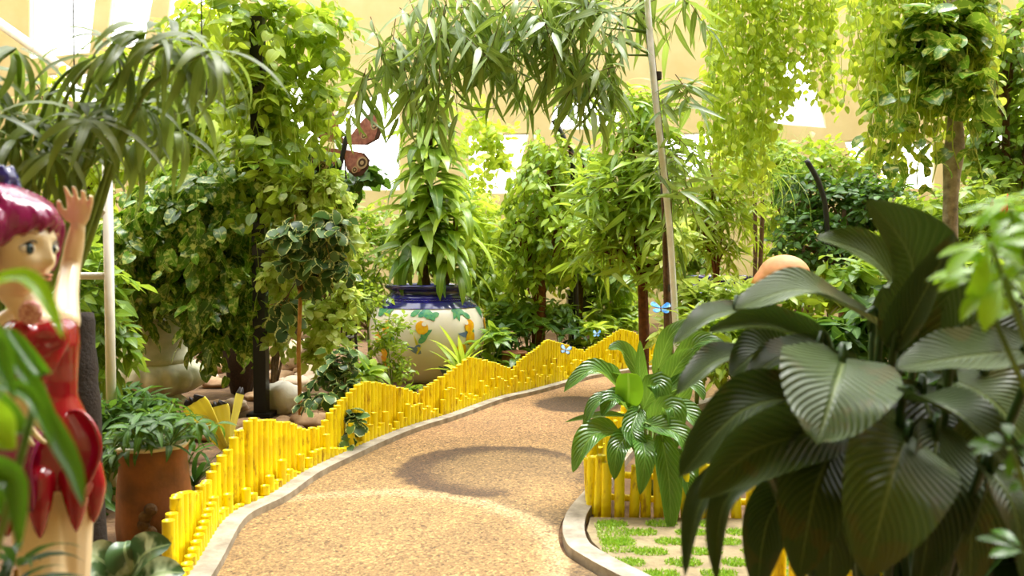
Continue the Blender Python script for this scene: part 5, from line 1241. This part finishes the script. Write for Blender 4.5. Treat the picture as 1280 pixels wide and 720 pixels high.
# heliconia with orange bracts
b0 = base_at(1236, 5.2); t = thing('heliconia', 'heliconia with two orange flower spikes behind the big leaf fan at right', 'plant', b0); m, s_ = MB(), MB()
for k in range(11):
    a = k * 2.4; e = b0 + Vector((math.cos(a) * .14, math.sin(a) * .1, rnd.uniform(.9, 1.3))); tube(s_, smooth_path([b0, (b0 + e) / 2 + Vector((0, 0, .1)), e], 8), .012, 6)
    whorl(m, e, (math.cos(a) * .4, math.sin(a) * .3, 1), 3, .5, .12, (.4, 1.1), 1.2, 'ovate', 7)
m.build('foliage', M['limedeep'], t); s_.build('stem', M['stemgreen'], t)
for (x, y) in ((1246, 270), (1134, 322)):
    m = MB(); c_ = W(x, y, 5.0); tube(m, smooth_path([b0, Vector((c_.x, c_.y + .1, .8)), c_], 10), .008, 6, 1)
    for q in range(3): big_leaf(m, c_ + Vector((0, 0, .04 * q - .08)), c_ + Vector((.03 * (-1) ** q, -.02, .04 * q)), c_ + Vector((.045 * (-1) ** q, -.03, .08 + .03 * q)), .05, ((-1) ** q, -.3, .1), 'ovate', 8, 3, .8)
    m.build('flower_spike', [M['orange'], M['stemgreen']], t)

# ================================================================== lily beside the path
LL = [ # base, mid, tip (px,py), depth, width m, up, bright
    ((792, 505), (745, 462), (705, 490), 4.35, .15, (-.1, -.5, .85)), ((790, 500), (765, 466), (712, 470), 4.5, .16, (-.2, -.4, .9)), ((800, 505), (750, 500), (728, 545), 4.2, .10, (-.5, -.6, .6)), ((776, 540), (740, 545), (716, 590), 4.1, .17, (-.4, -.7, .6)),
    ((790, 540), (772, 560), (768, 600), 4.05, .13, (-.1, -.95, .3)), ((805, 500), (800, 470), (800, 425), 4.5, .1, (.1, -.9, .4)), ((815, 520), (845, 460), (868, 436), 4.5, .15, (.2, -.7, .7)), ((812, 530), (840, 510), (846, 560), 4.1, .15, (.2, -.8, .5)),
    ((800, 545), (806, 570), (800, 618), 4.0, .13, (0, -.95, .25)), ((826, 540), (836, 600), (838, 668), 3.95, .15, (.1, -.97, .2)), ((815, 500), (860, 480), (880, 500), 4.4, .15, (.2, -.6, .8)), ((785, 520), (748, 520), (705, 528), 4.3, .06, (-.1, -.5, .85)),
    ((800, 510), (790, 540), (812, 572), 4.1, .14, (.1, -.9, .3)), ((826, 500), (862, 520), (890, 560), 4.2, .15, (.4, -.7, .6)), ((836, 480), (870, 430), (905, 428), 4.8, .15, (.2, -.7, .7)), ((810, 490), (780, 440), (760, 436), 4.9, .13, (-.2, -.7, .7)),
    ((838, 520), (852, 480), (838, 440), 4.6, .13, (.2, -.8, .5)), ((805, 530), (850, 545), (872, 600), 4.0, .14, (.3, -.8, .5)), ((820, 470), (838, 420), (866, 400), 5.0, .13, (.1, -.6, .8)), ((845, 560), (858, 600), (866, 640), 4.05, .12, (.4, -.85, .3)), ((800, 520), (822, 480), (830, 520), 4.3, .16, (.1, -.8, .6)), ((800, 520), (770, 498), (752, 520), 4.2, .14, (-.3, -.7, .6))]
b0 = Vector((gx(812, 4.5), 4.5, 0)); t = thing('peace_lily', 'glossy mid-green lily leaning over the yellow pickets beside the path', 'plant', b0)
s_ = MB(); 
for (a, b, c_, Y, w_, up_) in LL:
    p, q, r_ = W(*a, Y + .12), W(*b, Y), W(*c_, Y - .05); m = MB(); big_leaf(m, p, q, r_, w_, up_, 'ovate', 16, 5, .45, .035)
    m.build('leaf', M['lily'], t); tube(s_, smooth_path([b0 + Vector((rnd.uniform(-.05, .05), rnd.uniform(-.05, .05), 0)), (b0 + p) / 2 + Vector((0, 0, .08)), p, p.lerp(q, .2)], 9), .006, 5)
m = MB(); p, q, r_ = W(784, 508, 4.25), W(786, 488, 4.24), W(785, 466, 4.27); big_leaf(m, p, q, r_, .155, (0, -1, .2), 'round', 14, 5, .25, .01); lo = m.build('leaf', M['lilybright'], t); lo['label'] = 'fresh bright green upright young leaf'
tube(s_, [b0, p], .006, 5); s_.build('stem', M['stemgreen'], t)

# ================================================================== the big dark plant at the right
b0 = Vector((.86, 1.75, 0)); t = thing('giant_peace_lily', 'huge dark plant with pleated paddle leaves filling the right foreground', 'plant', b0)
HL = [ # base, mid, tip px ; depths base,mid,tip ; width m ; up ; cup
    ((1056, 446), (1044, 484), (1021, 556), 1.66, 1.48, 1.40, .205, (-.06, -.66, .75), .18),
    ((1100, 408), (1006, 362), (918, 388), 1.86, 1.78, 1.74, .135, (0.0, -.42, .90), .3),
    ((1146, 392), (1090, 322), (1020, 296), 1.92, 1.92, 1.92, .125, (.35, -.75, .6), .4),
    ((1126, 444), (1140, 330), (1086, 250), 1.82, 1.80, 1.68, .20, (.25, -.85, .1), (.2, .9)),
    ((1116, 438), (1152, 372), (1194, 292), 1.70, 1.66, 1.64, .085, (-.75, -.65, .1), .6),
    ((1186, 470), (1172, 400), (1196, 320), 1.84, 1.86, 1.88, .17, (.2, -.95, .1), .4),
    ((1300, 436), (1205, 446), (1120, 460), 1.45, 1.40, 1.37, .115, (.1, -.50, .86), .35),
    ((1128, 500), (1200, 518), (1284, 612), 1.52, 1.42, 1.36, .125, (.38, -.66, .64), .4),
    ((1136, 540), (1114, 600), (1082, 722), 1.55, 1.40, 1.35, .19, (-.12, -.95, .3), .3),
    ((1052, 540), (1020, 610), (998, 724), 1.62, 1.52, 1.46, .15, (-.3, -.9, .25), .4),
    ((1030, 496), (930, 512), (848, 598), 1.72, 1.64, 1.60, .125, (-.26, -.62, .74), (.25, .7)),
    ((1052, 534), (950, 560), (872, 622), 1.62, 1.54, 1.50, .15, (-.24, -.74, .62), (.3, 1.1)),
    ((1036, 432), (976, 446), (930, 478), 1.82, 1.74, 1.70, .085, (-.2, -.5, .84), .5),
    ((1040, 438), (960, 408), (886, 415), 1.92, 1.86, 1.82, .10, (-.1, -.5, .86), (.5, .9)),
    ((930, 386), (886, 396), (842, 430), 2.05, 2.0, 1.96, .075, (-.2, -.5, .84), .4),
    ((936, 440), (890, 454), (846, 494), 1.98, 1.92, 1.88, .085, (-.3, -.55, .78), .5),
    ((986, 452), (950, 440), (912, 470), 1.96, 1.9, 1.87, .12, (-.2, -.8, .55), .5),
    ((950, 560), (880, 620), (856, 720), 1.62, 1.56, 1.52, .06, (-.7, -.7, .1), .6),
    ((960, 580), (905, 630), (896, 730), 1.58, 1.52, 1.5, .06, (-.6, -.8, .1), .7),
    ((1170, 530), (1168, 610), (1150, 730), 1.58, 1.50, 1.46, .15, (.2, -.95, .2), .4),
    ((1190, 436), (1250, 372), (1300, 340), 1.6, 1.5, 1.42, .13, (-.1, -.7, .7), .4),
    ((1090, 420), (1120, 372), (1130, 330), 2.02, 2.05, 2.08, .10, (.2, -.8, .5), .4),
    ((1230, 580), (1266, 630), (1284, 730), 1.45, 1.38, 1.33, .15, (.3, -.9, .2), .4),
    ((1090, 560), (1046, 640), (1036, 740), 1.68, 1.62, 1.6, .14, (0, -.97, .2), .3),
    ((1220, 520), (1216, 620), (1212, 740), 1.66, 1.6, 1.56, .16, (.2, -.95, .2), .3),
    ((1230, 470), (1244, 400), (1262, 340), 1.74, 1.78, 1.82, .16, (-.1, -.95, .2), .4),
    ((1060, 500), (1010, 520), (960, 590), 1.84, 1.80, 1.78, .12, (-.3, -.8, .5), .4),
    ((1090, 470), (1050, 500), (1000, 570), 1.86, 1.80, 1.78, .16, (-.2, -.9, .4), .4),
    ((1110, 500), (1080, 560), (1064, 640), 1.8, 1.74, 1.72, .18, (-.1, -.95, .3), .3),
    ((1150, 480), (1170, 540), (1190, 620), 1.8, 1.72, 1.7, .2, (.1, -.95, .3), .3),
    ((1180, 470), (1240, 500), (1290, 560), 1.76, 1.68, 1.64, .16, (.3, -.8, .5), .3),
    ((1000, 590), (960, 650), (946, 740), 1.74, 1.7, 1.68, .11, (-.3, -.9, .2), .5),
]
s_ = MB()
for i, (a, b, c_, y0, y1, y2, w_, up_, cp_) in enumerate(HL):
    p, q, r_ = W(*a, y0), W(*b, y1), W(*c_, y2)
    m = MB(); big_leaf(m, p, q, r_, w_ * 1.12, up_, 'ovate', 28, 9, cp_, .03, notch=(.82, .5) if i in (0, 10, 17, 18) else None)
    m.build('leaf', M['hero'], t)
    o_ = b0 + Vector((rnd.uniform(-.09, .09), rnd.uniform(-.07, .07), 0))
    tube(s_, smooth_path([o_, (o_ + p) / 2 + Vector((0, .02, .12)), p, p.lerp(q, .25)], 12), np.linspace(.011, .006, 12), 6)
s_.build('stem', M['dark'], t)
shrub('leafy_shrub', 'added dark-leaved filler for the black shade behind the right side of the huge pleated plant', Vector((1.75, 2.55, 0)), [B(1180, 620, 2.5, 70, 80, 90, w=3), B(1290, 600, 2.4, 70, 110, 90, w=3), B(1240, 500, 2.5, 80, 60, 90, w=2)], 150, 'dark', 'stemgreen', .014, tl=.22, L=.2, Wd=.085, prof='ovate', hang=.4, droop=.8)  # dark foliage added to stand in for the black shade in the gaps
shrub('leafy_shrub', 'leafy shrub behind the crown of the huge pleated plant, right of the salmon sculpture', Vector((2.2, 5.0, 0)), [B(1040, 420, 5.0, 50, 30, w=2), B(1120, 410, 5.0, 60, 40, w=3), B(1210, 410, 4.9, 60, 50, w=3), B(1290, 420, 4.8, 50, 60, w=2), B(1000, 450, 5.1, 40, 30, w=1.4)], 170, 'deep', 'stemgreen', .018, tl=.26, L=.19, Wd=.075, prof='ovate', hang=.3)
# umbrella plant nearest at the right edge
b0 = Vector((.86, 1.18, 0)); t = thing('umbrella_plant', 'blurred bright umbrella plant with finger leaflets at the right edge', 'plant', b0); m, m2, s_ = MB(), MB(), MB()
for (x, y, br, L) in ((1238, 305, 1, .07), (1272, 285, 1, .075), (1255, 345, 1, .075), (1292, 330, 1, .085), (1280, 385, 1, .06), (1222, 350, 1, .06), (1262, 262, 1, .06), (1262, 560, 0, .045), (1290, 600, 0, .045), (1296, 250, 1, .08), (1284, 690, 0, .05)):
    Y = 1.12 + rnd.uniform(-.05, .06); e = W(x, y, Y); tube(s_, smooth_path([b0, Vector((b0.x + .02, b0.y, e.z * .6)), e], 10), .004, 5)
    whorl(m if br else m2, e, (rnd.uniform(-.4, .1), -.45, .85), 8, L, L * .33, (-.25, .35), .7, 'obov', 6)
m.build('young_foliage', M['nearbright'], t)['label'] = 'bright yellow-green leaflets'; m2.build('foliage', M['near'], t); s_.build('stem', M['stemgreen'], t)

# ================================================================== light, camera
w = bpy.data.worlds.new('world'); SC.world = w; w.use_nodes = True
nt = w.node_tree; bg = nt.nodes['Background']; bg.inputs[0].default_value = (1.0, 1.0, 0.985, 1); bg.inputs[1].default_value = 4.0
s = bpy.data.lights.new('sun', 'SUN'); s.energy = 5.0; s.angle = math.radians(28); s.color = (1.0, 0.98, 0.93)
so = bpy.data.objects.new('sun', s); C.objects.link(so); so.rotation_euler = (math.radians(-13), math.radians(14), 0)
cam = bpy.data.cameras.new('camera'); co = bpy.data.objects.new('camera', cam); C.objects.link(co); SC.camera = co
co.location = (0, 0, CAMH); co.rotation_euler = (PI / 2 - PITCH, 0, 0)
cam.sensor_width = 36; cam.sensor_fit = 'HORIZONTAL'; cam.lens = 36 * FPX / 1280; cam.clip_start = .05
cam.dof.use_dof = True; cam.dof.focus_distance = 6.5; cam.dof.aperture_fstop = 2.8
vs_ = SC.view_settings; vs_.view_transform = 'Standard'; vs_.look = 'None'; vs_.gamma = 1.0; vs_.exposure = 0.5; vs_.use_curve_mapping = False
SC.display_settings.display_device = 'sRGB'
cy = SC.cycles
cy.max_bounces = 7; cy.diffuse_bounces = 4; cy.glossy_bounces = 2; cy.transmission_bounces = 4; cy.transparent_max_bounces = 6
cy.caustics_reflective = False; cy.caustics_refractive = False; cy.sample_clamp_indirect = 6
